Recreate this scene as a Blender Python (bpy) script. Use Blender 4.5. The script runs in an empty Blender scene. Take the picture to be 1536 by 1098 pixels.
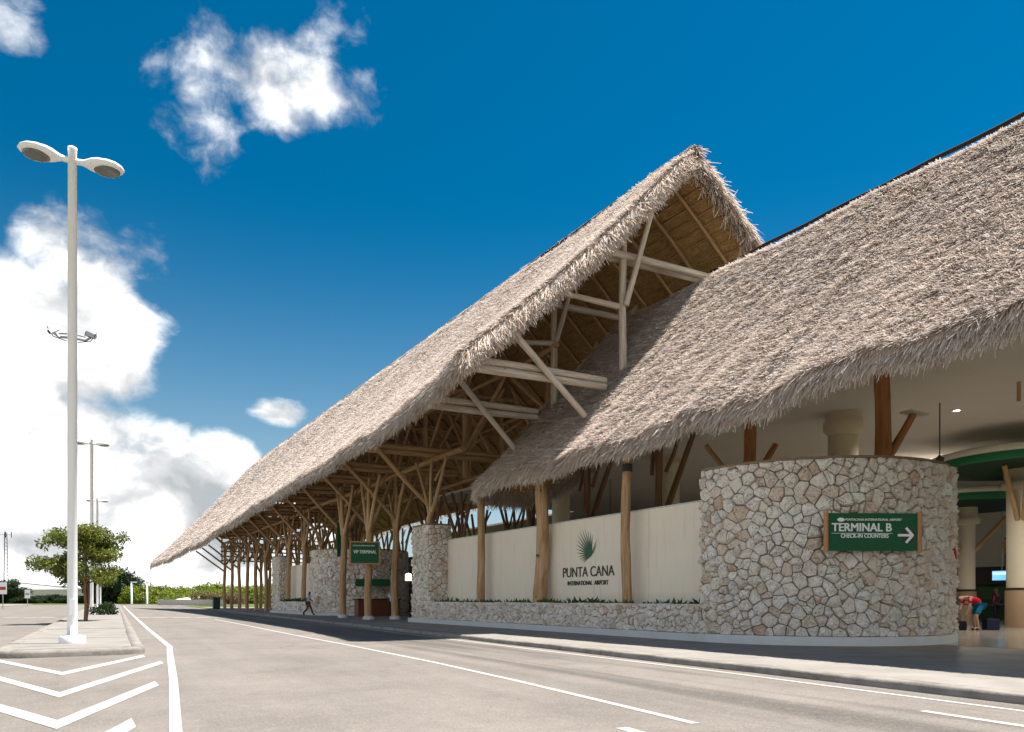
import bpy, bmesh, math, random
import numpy as np
from mathutils import Vector, Matrix
random.seed(7); rng = np.random.default_rng(7)
R = math.radians
col = bpy.context.scene.collection
scene = bpy.context.scene

# ------------------------------------------------------------------ camera
TH = R(30.59); CC, SS = math.cos(TH), math.sin(TH)
EYE = 1.33; PV = 0.13                       # eye height, pavement height above the road
FPX = 1130.0
cam = bpy.data.cameras.new('camera'); cam_o = bpy.data.objects.new('camera', cam); col.objects.link(cam_o)
cam_o.location = (0, 0, EYE); cam_o.rotation_euler = (R(90), 0, -TH)
cam.sensor_width = 36; cam.lens = 36 * FPX / 1536; cam.shift_y = (898 - 549) / 1536; cam.clip_end = 5000
scene.camera = cam_o

# ------------------------------------------------------------------ world, sun, exposure
SUN_EL, SUN_AZ = R(70.0), R(102.0)           # azimuth clockwise from +Y
sundir = Vector((math.sin(SUN_AZ) * math.cos(SUN_EL), math.cos(SUN_AZ) * math.cos(SUN_EL), math.sin(SUN_EL)))
sl = bpy.data.lights.new('sun', 'SUN'); sl.energy = 3.9; sl.angle = R(0.55); sl.color = (1.0, 0.95, 0.88)
so = bpy.data.objects.new('sun', sl); col.objects.link(so); so.rotation_euler = sundir.to_track_quat('Z', 'Y').to_euler()
scene.view_settings.view_transform = 'Standard'; scene.view_settings.look = 'None'
scene.view_settings.exposure = 1.45; scene.view_settings.gamma = 1.0
scene.view_settings.use_curve_mapping = False
scene.cycles.max_bounces = 7; scene.cycles.diffuse_bounces = 4; scene.cycles.use_denoising = True

def pix_dir(u, v):                            # compass direction and elevation of a cloud
    k, kz = (u - 768) / FPX, (898 - v) / FPX
    d = Vector((SS + CC * k, CC - SS * k, kz)).normalized()
    return math.atan2(d.x, d.y), math.asin(d.z)

class NT:
    def __init__(s, tree): s.t = tree; s.n = tree.nodes; s.l = tree.links
    def new(s, typ, **kw):
        n = s.n.new(typ)
        for k, v in kw.items(): setattr(n, k, v)
        return n
    def put(s, sock, v):
        if hasattr(v, 'is_output'): s.l.new(v, sock)
        else: sock.default_value = v
    def m(s, op, a, b=0.0, c=0.0, clamp=False):
        n = s.new('ShaderNodeMath', operation=op, use_clamp=clamp)
        s.put(n.inputs[0], a); s.put(n.inputs[1], b); s.put(n.inputs[2], c)
        return n.outputs[0]
    def noise(s, vec, scale, detail=4, rough=0.5, dist=0.0, col=False):
        n = s.new('ShaderNodeTexNoise'); s.put(n.inputs['Vector'], vec)
        n.inputs['Scale'].default_value = scale; n.inputs['Detail'].default_value = detail
        n.inputs['Roughness'].default_value = rough; n.inputs['Distortion'].default_value = dist
        return n.outputs['Color' if col else 'Fac']
    def ramp(s, fac, stops, interp='LINEAR'):
        n = s.new('ShaderNodeValToRGB'); n.color_ramp.interpolation = interp
        e = n.color_ramp.elements
        while len(e) < len(stops): e.new(0.5)
        for el, (p, c) in zip(e, stops):
            el.position = p; el.color = (*c, 1) if len(c) == 3 else c
        s.put(n.inputs[0], fac); return n.outputs[0]
    def mix(s, fac, a, b, mode='MIX'):
        n = s.new('ShaderNodeMix', data_type='RGBA', blend_type=mode)
        s.put(n.inputs[0], fac)
        for i, v in ((6, a), (7, b)):
            if isinstance(v, tuple) and len(v) == 3: v = (*v, 1)
            s.put(n.inputs[i], v)
        return n.outputs[2]
    def step(s, x, lo, hi):
        n = s.new('ShaderNodeMapRange', interpolation_type='SMOOTHSTEP')
        s.put(n.inputs[0], x); n.inputs[1].default_value = lo; n.inputs[2].default_value = hi
        return n.outputs[0]
    def scaled(s, vec, sc):
        n = s.new('ShaderNodeVectorMath', operation='MULTIPLY'); s.put(n.inputs[0], vec); n.inputs[1].default_value = sc
        return n.outputs[0]

def build_world():
    w = bpy.data.worlds.new('World'); scene.world = w; w.use_nodes = True
    t = NT(w.node_tree); t.n.clear()
    sky = t.new('ShaderNodeTexSky', sky_type='NISHITA'); sky.sun_disc = False
    sky.sun_elevation = SUN_EL; sky.sun_rotation = SUN_AZ; sky.altitude = 0; sky.air_density = 1.0; sky.dust_density = 0.6; sky.ozone_density = 3.0
    hs = t.new('ShaderNodeHueSaturation'); hs.inputs['Saturation'].default_value = 1.62; hs.inputs['Value'].default_value = 0.325; hs.inputs['Hue'].default_value = 0.486
    t.l.new(sky.outputs[0], hs.inputs['Color'])
    tc = t.new('ShaderNodeTexCoord'); sep = t.new('ShaderNodeSeparateXYZ'); t.l.new(tc.outputs['Generated'], sep.inputs[0])
    x, y, z = sep.outputs
    az = t.m('ARCTAN2', x, y); el = t.m('ARCSINE', z)
    cv = t.new('ShaderNodeCombineXYZ'); t.l.new(az, cv.inputs[0]); t.l.new(t.m('MULTIPLY', el, 1.25), cv.inputs[1]); cv.inputs[2].default_value = 1.7
    P = cv.outputs[0]
    wob = t.new('ShaderNodeVectorMath', operation='MULTIPLY_ADD')
    t.l.new(t.noise(P, 9, 3, 0.55, col=True), wob.inputs[0]); wob.inputs[1].default_value = (0.06, 0.06, 0); t.l.new(P, wob.inputs[2])
    Q = wob.outputs[0]
    n1 = t.noise(Q, 7.5, 8, 0.57, 0.1)
    off = t.new('ShaderNodeVectorMath', operation='ADD'); t.l.new(Q, off.inputs[0]); off.inputs[1].default_value = (0.02, 0.03, 0)
    n2 = t.noise(off.outputs[0], 8.0, 4, 0.5, 0.1)
    # one row per cumulus: picture point, half sizes in degrees, weight
    blobs = [(420, 105, 5.0, 3.3, 0.95), (500, 150, 4.2, 2.0, 0.62), (345, 75, 4.0, 2.6, 0.55), (290, 165, 3.0, 3.0, 0.42), (440, 20, 3.4, 1.6, 0.3), (0, 15, 2.4, 2.4, 0.55),
             (40, 500, 8.4, 5.0, 1.3), (150, 530, 3.6, 3.0, 1.2), (105, 390, 3.8, 4.6, 0.8), (205, 365, 2.8, 1.9, 0.35),
             (10, 680, 11, 5.0, 1.4), (90, 700, 6.4, 4.4, 1.35), (90, 790, 12, 5, 1.3), (255, 725, 6.2, 4.2, 1.4), (325, 695, 3.2, 2.8, 1.4),
             (420, 618, 2.5, 1.25, 1.05), (330, 800, 12, 4.6, 1.3), (250, 850, 22, 3.2, 1.2)]
    g = None
    for u, v, ra, re, wgt in blobs:
        a, e = pix_dir(u, v)
        dx = t.m('DIVIDE', t.m('SUBTRACT', az, a), R(ra)); dy = t.m('DIVIDE', t.m('SUBTRACT', el, e), R(re))
        q = t.m('MULTIPLY', t.m('SUBTRACT', 1.0, t.m('ADD', t.m('MULTIPLY', dx, dx), t.m('MULTIPLY', dy, dy))), wgt)
        g = q if g is None else t.m('MAXIMUM', g, q)
    g = t.m('MAXIMUM', g, -1.0)
    # fair-weather cumulus low round the unseen horizon, thickened to fill the shade
    broad = t.noise(P, 2.2, 3, 0.5)
    band = t.m('SUBTRACT', t.m('MULTIPLY', broad, 2.4), t.m('ADD', 0.38, t.m('MULTIPLY', t.m('ABSOLUTE', t.m('SUBTRACT', el, 0.2)), 1.4)))
    a0, _ = pix_dir(500, 500)
    away = t.step(t.m('ABSOLUTE', t.m('SUBTRACT', az, a0)), 0.75, 1.1)
    g = t.m('MAXIMUM', g, t.m('SUBTRACT', t.m('MULTIPLY', band, away), t.m('MULTIPLY', t.m('SUBTRACT', 1.0, away), 1.0)))
    dens = t.m('ADD', t.m('MULTIPLY', g, 0.62), t.m('MULTIPLY', t.m('SUBTRACT', n1, 0.5), t.m('ADD', 1.9, t.m('MULTIPLY', t.step(el, 0.36, 0.52), 1.1))))
    wid = t.m('ADD', 0.50, t.m('MULTIPLY', t.step(el, 0.34, 0.5), 0.34)); cov = t.step(t.m('DIVIDE', dens, wid), 0.0, 1.0)
    shade = t.m('ADD', 0.62, t.m('MULTIPLY', t.m('SUBTRACT', n1, n2), 2.4), clamp=True)
    low = t.step(el, 0.30, 0.04)
    cloud = t.ramp(shade, [(0.12, (1.75, 1.86, 1.94)), (0.45, (2.75, 2.8, 2.85)), (0.8, (4.9, 4.9, 4.85))])
    hazec = t.mix(t.m('MULTIPLY', t.m('POWER', t.step(el, 0.52, -0.06), 1.5), 0.82), hs.outputs[0], (1.9, 2.4, 2.62))
    c = t.mix(cov, hazec, cloud)
    bg = t.new('ShaderNodeBackground'); t.l.new(c, bg.inputs[0]); bg.inputs[1].default_value = 0.11
    out = t.new('ShaderNodeOutputWorld'); t.l.new(bg.outputs[0], out.inputs[0])
build_world()

# ------------------------------------------------------------------ helpers
def tag(o, label=None, cat=None, group=None, kind=None):
    if label: o['label'] = label
    if cat: o['category'] = cat
    if group: o['group'] = group
    if kind: o['kind'] = kind
    return o
def obj(name, me, mat=None, parent=None):
    o = bpy.data.objects.new(name, me); col.objects.link(o)
    if mat is not None and me is not None:
        me.materials.clear()
        for m in (mat if isinstance(mat, (list, tuple)) else [mat]): me.materials.append(m)
    if parent is not None: o.parent = parent
    return o
def empty(name, loc=(0, 0, 0), rz=0.0):
    o = bpy.data.objects.new(name, None); col.objects.link(o); o.location = loc; o.rotation_euler = (0, 0, rz); return o
def thing(name, label, cat, loc=(0, 0, 0), rz=0.0, group=None):
    return tag(empty(name, loc, rz), label, cat, group)
def copy_tree(o, parent=None):
    c = o.copy(); col.objects.link(c); c.parent = parent
    for ch in o.children: copy_tree(ch, c)
    return c

class MB:
    """collects shapes for one mesh"""
    def __init__(s): s.v = []; s.f = []; s.uv = []; s.sm = []
    def poly(s, verts, faces, smooth=False, uvs=None):
        b = len(s.v); s.v += [tuple(p) for p in verts]
        for k, f in enumerate(faces):
            s.f.append([b + i for i in f]); s.sm.append(smooth)
            s.uv += (uvs[k] if uvs else [(0, 0)] * len(f))
        return s
    def box(s, x0, x1, y0, y1, z0, z1):
        v = [(x, y, z) for z in (z0, z1) for y in (y0, y1) for x in (x0, x1)]
        return s.poly(v, [(0, 2, 3, 1), (4, 5, 7, 6), (0, 1, 5, 4), (2, 6, 7, 3), (0, 4, 6, 2), (1, 3, 7, 5)])
    def xbox(s, M, sx, sy, sz):
        v = [M @ Vector((x * sx / 2, y * sy / 2, z * sz / 2)) for z in (-1, 1) for y in (-1, 1) for x in (-1, 1)]
        return s.poly(v, [(0, 2, 3, 1), (4, 5, 7, 6), (0, 1, 5, 4), (2, 6, 7, 3), (0, 4, 6, 2), (1, 3, 7, 5)])
    def tube(s, pts, radii, seg=8, caps=True, wob=0.0, rs=None, flat=1.0):
        pts = [Vector(p) for p in pts]; n = len(pts)
        if not hasattr(radii, '__len__'): radii = [radii] * n
        vs, fs, uvs = [], [], []; L = 0; ph = random.random() * 9
        up = None
        for i, p in enumerate(pts):
            d = (pts[min(i + 1, n - 1)] - pts[max(i - 1, 0)]).normalized()
            if up is None: up = Vector((0, 0, 1)) if abs(d.z) < 0.9 else Vector((1, 0, 0))
            a = d.cross(up).normalized(); b = a.cross(d)
            if i: L += (p - pts[i - 1]).length
            for k in range(seg):
                t = 2 * math.pi * k / seg; r = radii[i] * (1 + (random.uniform(-wob, wob) if wob else 0))
                vs.append(p + a * (math.cos(t) * r) + b * (math.sin(t) * r * flat))
        Ls = [0]
        for i in range(1, n): Ls.append(Ls[-1] + (pts[i] - pts[i - 1]).length)
        for i in range(n - 1):
            for k in range(seg):
                k2 = (k + 1) % seg
                fs.append((i * seg + k, i * seg + k2, (i + 1) * seg + k2, (i + 1) * seg + k))
                uvs.append([(k / seg + ph, Ls[i] + ph), ((k + 1) / seg + ph, Ls[i] + ph), ((k + 1) / seg + ph, Ls[i + 1] + ph), (k / seg + ph, Ls[i + 1] + ph)])
        s.poly(vs, fs, True, uvs)
        if caps:
            s.poly(vs[:seg], [tuple(range(seg))[::-1]]); s.poly(vs[-seg:], [tuple(range(seg))])
        return s
    def lathe(s, prof, seg=24, c=(0, 0), a0=0.0, a1=2 * math.pi, smooth=True):
        full = abs(a1 - a0 - 2 * math.pi) < 1e-6; m = seg if full else seg + 1
        vs = [(c[0] + r * math.cos(a0 + (a1 - a0) * k / seg), c[1] + r * math.sin(a0 + (a1 - a0) * k / seg), z) for r, z in prof for k in range(m)]
        fs = []
        for i in range(len(prof) - 1):
            for k in range(seg):
                k2 = (k + 1) % m
                fs.append((i * m + k, i * m + k2, (i + 1) * m + k2, (i + 1) * m + k))
        return s.poly(vs, fs, smooth)
    def mesh(s, name='mesh'):
        me = bpy.data.meshes.new(name); me.from_pydata(s.v, [], s.f)
        uv = me.uv_layers.new(name='UVMap')
        if len(s.uv) == len(me.loops): uv.data.foreach_set('uv', np.array(s.uv, dtype=np.float32).ravel())
        me.polygons.foreach_set('use_smooth', s.sm); me.update(); return me
    def build(s, name, mat, parent=None): return obj(name, s.mesh(name), mat, parent)
def bevel(me, w, seg=2):
    bm = bmesh.new(); bm.from_mesh(me); bmesh.ops.bevel(bm, geom=bm.edges[:], offset=w, segments=seg, affect='EDGES', profile=0.6)
    bm.to_mesh(me); bm.free(); me.update(); return me
def np_mesh(name, V, F, rnd=None):
    """V (n,3), F (m,k) with a float per vertex"""
    me = bpy.data.meshes.new(name); k = F.shape[1]
    me.vertices.add(len(V)); me.vertices.foreach_set('co', V.astype(np.float32).ravel())
    me.loops.add(F.size); me.loops.foreach_set('vertex_index', F.astype(np.int32).ravel())
    me.polygons.add(len(F)); me.polygons.foreach_set('loop_start', np.arange(0, F.size, k, dtype=np.int32))
    me.update(calc_edges=True)
    if rnd is not None:
        a = me.attributes.new('rnd', 'FLOAT', 'POINT'); a.data.foreach_set('value', rnd.astype(np.float32))
    return me

# ------------------------------------------------------------------ materials
def mat(name, rough=0.7, spec=0.3, metal=0.0):
    m = bpy.data.materials.new(name); m.use_nodes = True; t = NT(m.node_tree)
    b = t.n['Principled BSDF']; b.inputs['Roughness'].default_value = rough
    b.inputs['Specular IOR Level'].default_value = spec; b.inputs['Metallic'].default_value = metal
    return m, t, b
def setc(t, b, c):
    t.put(b.inputs['Base Color'], (*c, 1) if isinstance(c, tuple) and len(c) == 3 else c)
def bump(t, b, h, strength=0.4, dist=0.02):
    n = t.new('ShaderNodeBump'); n.inputs['Strength'].default_value = strength; n.inputs['Distance'].default_value = dist
    t.put(n.inputs['Height'], h); t.l.new(n.outputs[0], b.inputs['Normal'])
def coord(t, which='Object'):
    return t.new('ShaderNodeTexCoord').outputs[which]
def geo_pos(t): return t.new('ShaderNodeNewGeometry').outputs['Position']
def attr(t, name='rnd'): return t.new('ShaderNodeAttribute', attribute_name=name).outputs['Fac']
M = {}
def plain(key, c, rough=0.6, spec=0.3, metal=0.0, var=0.12, sc=6.0, bmp=0.0):
    m, t, b = mat(key, rough, spec, metal)
    n = t.noise(geo_pos(t), sc, 5, 0.6)
    setc(t, b, t.mix(n, tuple(x * (1 - var) for x in c), tuple(min(1, x * (1 + var)) for x in c)))
    if bmp: bump(t, b, t.noise(geo_pos(t), sc * 6, 4), bmp, 0.01)
    M[key] = m; return m

def make_materials():
    # thatch straw
    m, t, b = mat('palm_thatch', 0.75, 0.25); r = attr(t)
    c = t.ramp(r, [(0.0, (0.20, 0.14, 0.11)), (0.14, (0.44, 0.345, 0.29)), (0.4, (0.64, 0.545, 0.48)), (0.75, (0.76, 0.67, 0.60)), (0.94, (0.88, 0.81, 0.74)), (1.0, (0.64, 0.47, 0.31))])
    big = t.noise(geo_pos(t), 0.35, 3, 0.6)
    c = t.mix(t.m('MULTIPLY', t.step(big, 0.42, 0.72), 0.35), c, (0.60, 0.53, 0.48))
    setc(t, b, c); M['straw'] = m
    tl = t.new('ShaderNodeBsdfTranslucent'); t.l.new(c, tl.inputs[0])
    mx = t.new('ShaderNodeMixShader'); mx.inputs[0].default_value = 0.35
    t.l.new(b.outputs[0], mx.inputs[1]); t.l.new(tl.outputs[0], mx.inputs[2]); t.l.new(mx.outputs[0], t.n['Material Output'].inputs['Surface'])
    m, t, b = mat('thatch_underlayer', 0.9, 0.1); p = t.scaled(geo_pos(t), (9, 9, 9))
    setc(t, b, t.ramp(t.noise(p, 1.0, 6, 0.7), [(0.3, (0.24, 0.18, 0.14)), (0.55, (0.44, 0.36, 0.30)), (0.75, (0.58, 0.49, 0.43))]))
    bump(t, b, t.noise(p, 2.0, 5, 0.7), 0.9, 0.08); M['thatch'] = m
    # underside: woven golden palm leaf
    m, t, b = mat('thatch_underside', 0.85, 0.1); p = geo_pos(t)
    f = t.noise(t.scaled(p, (22, 2.2, 22)), 1.0, 5, 0.65); g2 = t.noise(t.scaled(p, (5, 30, 5)), 1.0, 3, 0.6)
    setc(t, b, t.ramp(t.m('ADD', t.m('MULTIPLY', f, 0.55), t.m('MULTIPLY', g2, 0.45)), [(0.32, (0.14, 0.078, 0.03)), (0.5, (0.42, 0.265, 0.11)), (0.68, (0.64, 0.45, 0.22))]))
    bump(t, b, g2, 0.8, 0.05); M['underside'] = m
    # logs
    for key, lo, mid, hi in (('log_pale', (0.30, 0.235, 0.17), (0.52, 0.44, 0.35), (0.68, 0.60, 0.50)),
                             ('log_brown', (0.22, 0.125, 0.06), (0.45, 0.285, 0.15), (0.58, 0.41, 0.25)),
                             ('log_dark', (0.10, 0.055, 0.032), (0.22, 0.13, 0.075), (0.34, 0.215, 0.13)),
                             ('log_orange', (0.22, 0.085, 0.03), (0.38, 0.165, 0.065), (0.48, 0.24, 0.11))):
        m, t, b = mat(key, 0.7, 0.25); uv = t.new('ShaderNodeUVMap').outputs[0]
        f = t.noise(t.scaled(uv, (14, 0.8, 1)), 1.0, 6, 0.65, 0.6); kn = t.noise(t.scaled(uv, (3, 0.9, 1)), 1.0, 4, 0.6)
        c = t.ramp(f, [(0.3, lo), (0.52, mid), (0.75, hi)])
        c = t.mix(t.m('MULTIPLY', t.step(kn, 0.58, 0.72), 0.5), c, lo)
        vn = t.new('ShaderNodeTexVoronoi'); t.put(vn.inputs['Vector'], t.scaled(uv, (3.0, 1.3, 1))); vn.inputs['Scale'].default_value = 1.0
        c = t.mix(t.m('MULTIPLY', t.step(vn.outputs['Distance'], 0.11, 0.04), 0.8), c, tuple(x * 0.4 for x in lo))
        setc(t, b, c); bump(t, b, f, 0.5, 0.012); M[key] = m
    # coral stone
    m, t, b = mat('coral_stone', 0.85, 0.2); r = attr(t); p = geo_pos(t)
    base = t.ramp(r, [(0.0, (0.60, 0.44, 0.32)), (0.05, (0.71, 0.58, 0.47)), (0.2, (0.76, 0.67, 0.57)), (0.45, (0.81, 0.74, 0.65)), (0.62, (0.76, 0.71, 0.65)), (0.8, (0.84, 0.78, 0.70)), (0.97, (0.87, 0.83, 0.77)), (1.0, (0.60, 0.40, 0.27))])
    n = t.noise(p, 7, 6, 0.65, 0.4); c = t.mix(t.m('MULTIPLY', t.step(n, 0.48, 0.72), 0.45), base, (0.52, 0.41, 0.32))
    n3 = t.noise(p, 3.2, 4, 0.6); c = t.mix(t.m('MULTIPLY', t.step(n3, 0.5, 0.75), 0.4), c, (0.70, 0.68, 0.64))
    vo = t.new('ShaderNodeTexVoronoi'); t.put(vo.inputs['Vector'], p); vo.inputs['Scale'].default_value = 19
    pit = t.m('MULTIPLY', t.step(vo.outputs['Distance'], 0.30, 0.10), t.step(t.noise(p, 5, 2), 0.42, 0.58))
    c = t.mix(t.m('MULTIPLY', pit, 0.85), c, (0.13, 0.095, 0.07)); setc(t, b, c)
    h = t.m('SUBTRACT', t.m('ADD', t.noise(p, 11, 6, 0.75), t.m('MULTIPLY', t.noise(p, 4.5, 3, 0.6), 1.2)), t.m('MULTIPLY', pit, 0.8)); bump(t, b, h, 1.0, 0.06); M['stone'] = m
    plain('mortar', (0.23, 0.19, 0.15), 0.95, 0.1, var=0.4, sc=14, bmp=0.6)
    plain('plinth', (0.55, 0.56, 0.55), 0.8, 0.2, var=0.14, sc=3, bmp=0.15)
    plain('coping', (0.24, 0.17, 0.11), 0.9, 0.1, var=0.3, sc=8, bmp=0.4)
    # cream render
    m, t, b = mat('cream_render', 0.8, 0.2); p = geo_pos(t)
    n = t.noise(p, 0.8, 5, 0.6); st = t.noise(t.scaled(p, (5, 5, 0.5)), 1.0, 4, 0.6)
    c = t.mix(n, (0.77, 0.69, 0.56), (0.83, 0.75, 0.62)); c = t.mix(t.m('MULTIPLY', t.step(st, 0.5, 0.75), 0.34), c, (0.55, 0.49, 0.40)); c = t.mix(t.m('MULTIPLY', t.step(t.noise(p, 2.4, 6, 0.7), 0.55, 0.75), 0.22), c, (0.62, 0.55, 0.45))
    setc(t, b, c); bump(t, b, t.noise(p, 60, 3), 0.15, 0.004); M['cream'] = m
    # road
    m, t, b = mat('asphalt_road', 0.85, 0.3); p = geo_pos(t)
    mp = t.new('ShaderNodeMapping'); mp.inputs['Rotation'].default_value = (0, 0, R(2.9)); t.put(mp.inputs['Vector'], p); q = mp.outputs[0]
    grain = t.noise(p, 30, 4, 0.75); pat = t.noise(q, 0.45, 6, 0.66); streak = t.noise(t.scaled(q, (1.15, 0.055, 1)), 1.0, 5, 0.6, 0.3)
    mott = t.noise(p, 5.5, 5, 0.7); fine = t.noise(t.scaled(q, (2.6, 0.10, 1)), 1.0, 5, 0.65)
    c = t.ramp(pat, [(0.3, (0.143, 0.125, 0.108)), (0.5, (0.187, 0.164, 0.143)), (0.75, (0.228, 0.202, 0.178))])
    sx = t.new('ShaderNodeSeparateXYZ'); t.l.new(q, sx.inputs[0])
    lane = t.m('MULTIPLY', t.step(sx.outputs[0], 5.4, 7.6), t.step(sx.outputs[0], 10.2, 9.0))
    c = t.mix(t.m('MULTIPLY', t.m('MULTIPLY', t.step(streak, 0.40, 0.62), t.m('ADD', t.m('MULTIPLY', lane, .85), .15)), 0.92), c, (0.075, 0.066, 0.058))
    c = t.mix(t.m('MULTIPLY', t.step(fine, 0.50, 0.70), 0.30), c, (0.13, 0.115, 0.10))
    c = t.mix(t.m('MULTIPLY', t.step(t.noise(t.scaled(q, (0.9, 0.16, 1)), 1.0, 4, 0.55), 0.55, 0.74), 0.35), c, (0.14, 0.126, 0.11))
    sp = t.noise(t.scaled(q, (6, 2.2, 1)), 1.0, 3, 0.6); c = t.mix(t.m('MULTIPLY', t.step(sp, 0.66, 0.74), 0.6), c, (0.075, 0.065, 0.056))
    c = t.mix(t.m('MULTIPLY', t.step(mott, 0.5, 0.75), 0.35), c, (0.27, 0.245, 0.218)); c = t.mix(t.m('MULTIPLY', t.step(mott, 0.48, 0.28), 0.4), c, (0.12, 0.107, 0.095))
    c = t.mix(t.m('MULTIPLY', t.m('SUBTRACT', grain, 0.5), 1.6, clamp=True), c, (0.42, 0.39, 0.35)); c = t.mix(t.m('MULTIPLY', t.m('SUBTRACT', 0.5, grain), 2.0, clamp=True), c, (0.06, 0.054, 0.048))
    wv = t.new('ShaderNodeVectorMath', operation='MULTIPLY_ADD'); t.l.new(t.noise(q, 1.6, 5, 0.65, col=True), wv.inputs[0]); wv.inputs[1].default_value = (1.3, 1.3, 0); t.l.new(q, wv.inputs[2])
    crv = t.new('ShaderNodeTexVoronoi', feature='DISTANCE_TO_EDGE'); t.put(crv.inputs['Vector'], t.scaled(wv.outputs[0], (0.30, 0.12, 0))); crv.inputs['Scale'].default_value = 1.0
    crack = t.m('MULTIPLY', t.step(crv.outputs['Distance'], 0.0045, 0.0012), t.step(t.noise(q, 0.25, 3), 0.50, 0.58))
    c = t.mix(t.m('MULTIPLY', crack, 0.65), c, (0.05, 0.045, 0.04))
    setc(t, b, c); bump(t, b, t.m('ADD', grain, t.m('MULTIPLY', mott, .5)), 0.5, 0.012); M['road'] = m
    m, t, b = mat('concrete_pavement', 0.75, 0.3); p = geo_pos(t)
    pat = t.noise(p, 0.9, 6, 0.62); g = t.noise(p, 40, 3)
    c = t.ramp(pat, [(0.3, (0.195, 0.178, 0.156)), (0.52, (0.252, 0.233, 0.208)), (0.75, (0.295, 0.274, 0.25))])
    c = t.mix(t.m('MULTIPLY', t.m('SUBTRACT', 0.5, g), 0.9, clamp=True), c, (0.2, 0.18, 0.16)); setc(t, b, c); bump(t, b, g, 0.25, 0.004); M['pave'] = m
    m, t, b = mat('kerb_concrete', 0.85, 0.2); p = geo_pos(t)
    c = t.ramp(t.noise(p, 1.7, 6, 0.7), [(0.3, (0.15, 0.134, 0.116)), (0.5, (0.25, 0.228, 0.20)), (0.75, (0.31, 0.289, 0.257))])
    c = t.mix(t.m('MULTIPLY', t.step(t.noise(t.scaled(p, (3, 3, 9)), 1.0, 4, 0.6), 0.56, 0.7), 0.55), c, (0.13, 0.115, 0.10)); setc(t, b, c); bump(t, b, t.noise(p, 14, 5), 0.5, 0.015); M['kerb'] = m
    m, t, b = mat('polished_floor', 0.16, 0.5); p = geo_pos(t)
    setc(t, b, t.ramp(t.noise(p, 1.4, 5), [(0.35, (0.30, 0.27, 0.23)), (0.7, (0.42, 0.39, 0.34))])); M['floor'] = m
    m, t, b = mat('road_paint', 0.6, 0.3); p = geo_pos(t)
    c = t.mix(t.step(t.noise(p, 3.0, 6, 0.7), 0.52, 0.72), (0.44, 0.43, 0.412), (0.33, 0.315, 0.292))
    c = t.mix(t.m('MULTIPLY', t.step(t.noise(p, 22, 5, 0.75), 0.54, 0.66), 0.7), c, (0.24, 0.215, 0.19)); setc(t, b, c); M['paint'] = m
    plain('white_paint', (0.87, 0.87, 0.86), 0.4, 0.5, var=0.04, sc=1.5)
    plain('white_roof', (0.82, 0.82, 0.80), 0.6, 0.3, var=0.05)
    plain('lens', (0.10, 0.10, 0.085), 0.12, 0.6, var=0.3, sc=14)
    plain('dark_metal', (0.035, 0.035, 0.035), 0.5, 0.4); plain('grey_metal', (0.35, 0.35, 0.35), 0.4, 0.5, 0.6)
    plain('black', (0.012, 0.011, 0.012), 0.7, 0.2); plain('ridge_dark', (0.03, 0.025, 0.022), 0.85, 0.1)
    plain('ceiling', (0.62, 0.585, 0.53), 0.85, 0.15, var=0.06, sc=0.7); plain('column_cream', (0.60, 0.52, 0.40), 0.75, 0.25, var=0.08, sc=2)
    plain('white_wall', (0.66, 0.63, 0.58), 0.8, 0.2, var=0.05, sc=1)
    plain('column_base', (0.30, 0.205, 0.125), 0.6, 0.3, var=0.12, sc=5)
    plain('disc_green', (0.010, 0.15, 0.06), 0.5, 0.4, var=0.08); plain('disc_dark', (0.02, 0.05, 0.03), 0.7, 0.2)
    plain('sign_green', (0.004, 0.085, 0.032), 0.5, 0.25, var=0.10, sc=3); plain('sign_white', (0.78, 0.80, 0.76), 0.5, 0.3, var=0.03)
    plain('sign_dot', (0.008, 0.02, 0.018), 0.4, 0.4); plain('sign_timber', (0.42, 0.21, 0.09), 0.6, 0.3, var=0.25, sc=9)
    plain('logo_green', (0.055, 0.115, 0.075), 0.6, 0.3, var=0.2, sc=5); plain('logo_letter', (0.05, 0.052, 0.04), 0.6, 0.3, var=0.1)
    plain('soil', (0.07, 0.05, 0.035), 0.95, 0.1, var=0.3, sc=12, bmp=0.5); plain('rope', (0.03, 0.03, 0.04))
    plain('counter_green', (0.02, 0.055, 0.014), 0.5, 0.3); plain('counter_wood', (0.16, 0.055, 0.024), 0.5, 0.35, var=0.2, sc=4)
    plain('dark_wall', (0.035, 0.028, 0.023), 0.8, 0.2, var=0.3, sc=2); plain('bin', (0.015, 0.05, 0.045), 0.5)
    plain('grey_stone_far', (0.52, 0.48, 0.42), 0.9, 0.2, var=0.35, sc=1.8)
    plain('skin', (0.42, 0.25, 0.17), 0.55, 0.4, var=0.06); plain('skin_dark', (0.09, 0.045, 0.028), 0.5, 0.4, var=0.06)
    plain('hair', (0.015, 0.011, 0.009), 0.6); plain('red_cloth', (0.52, 0.018, 0.045), 0.85, 0.1); plain('blue_cloth', (0.015, 0.14, 0.27), 0.85, 0.1)
    plain('white_cloth', (0.62, 0.70, 0.72), 0.85, 0.1); plain('black_cloth', (0.013, 0.013, 0.016), 0.85, 0.1); plain('brown_cloth', (0.11, 0.075, 0.045), 0.85, 0.1)
    plain('grey_cloth', (0.12, 0.125, 0.13), 0.85, 0.1); plain('navy_cloth', (0.02, 0.024, 0.05), 0.85, 0.1); plain('wine_cloth', (0.05, 0.01, 0.015), 0.85, 0.1)
    plain('paint_teal', (0.03, 0.13, 0.18), 0.6, var=0.5, sc=1.5); plain('leaf_orange', (0.42, 0.22, 0.03), 0.6, var=0.4, sc=3)
    plain('red_light', (0.45, 0.05, 0.03), 0.4)
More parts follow.
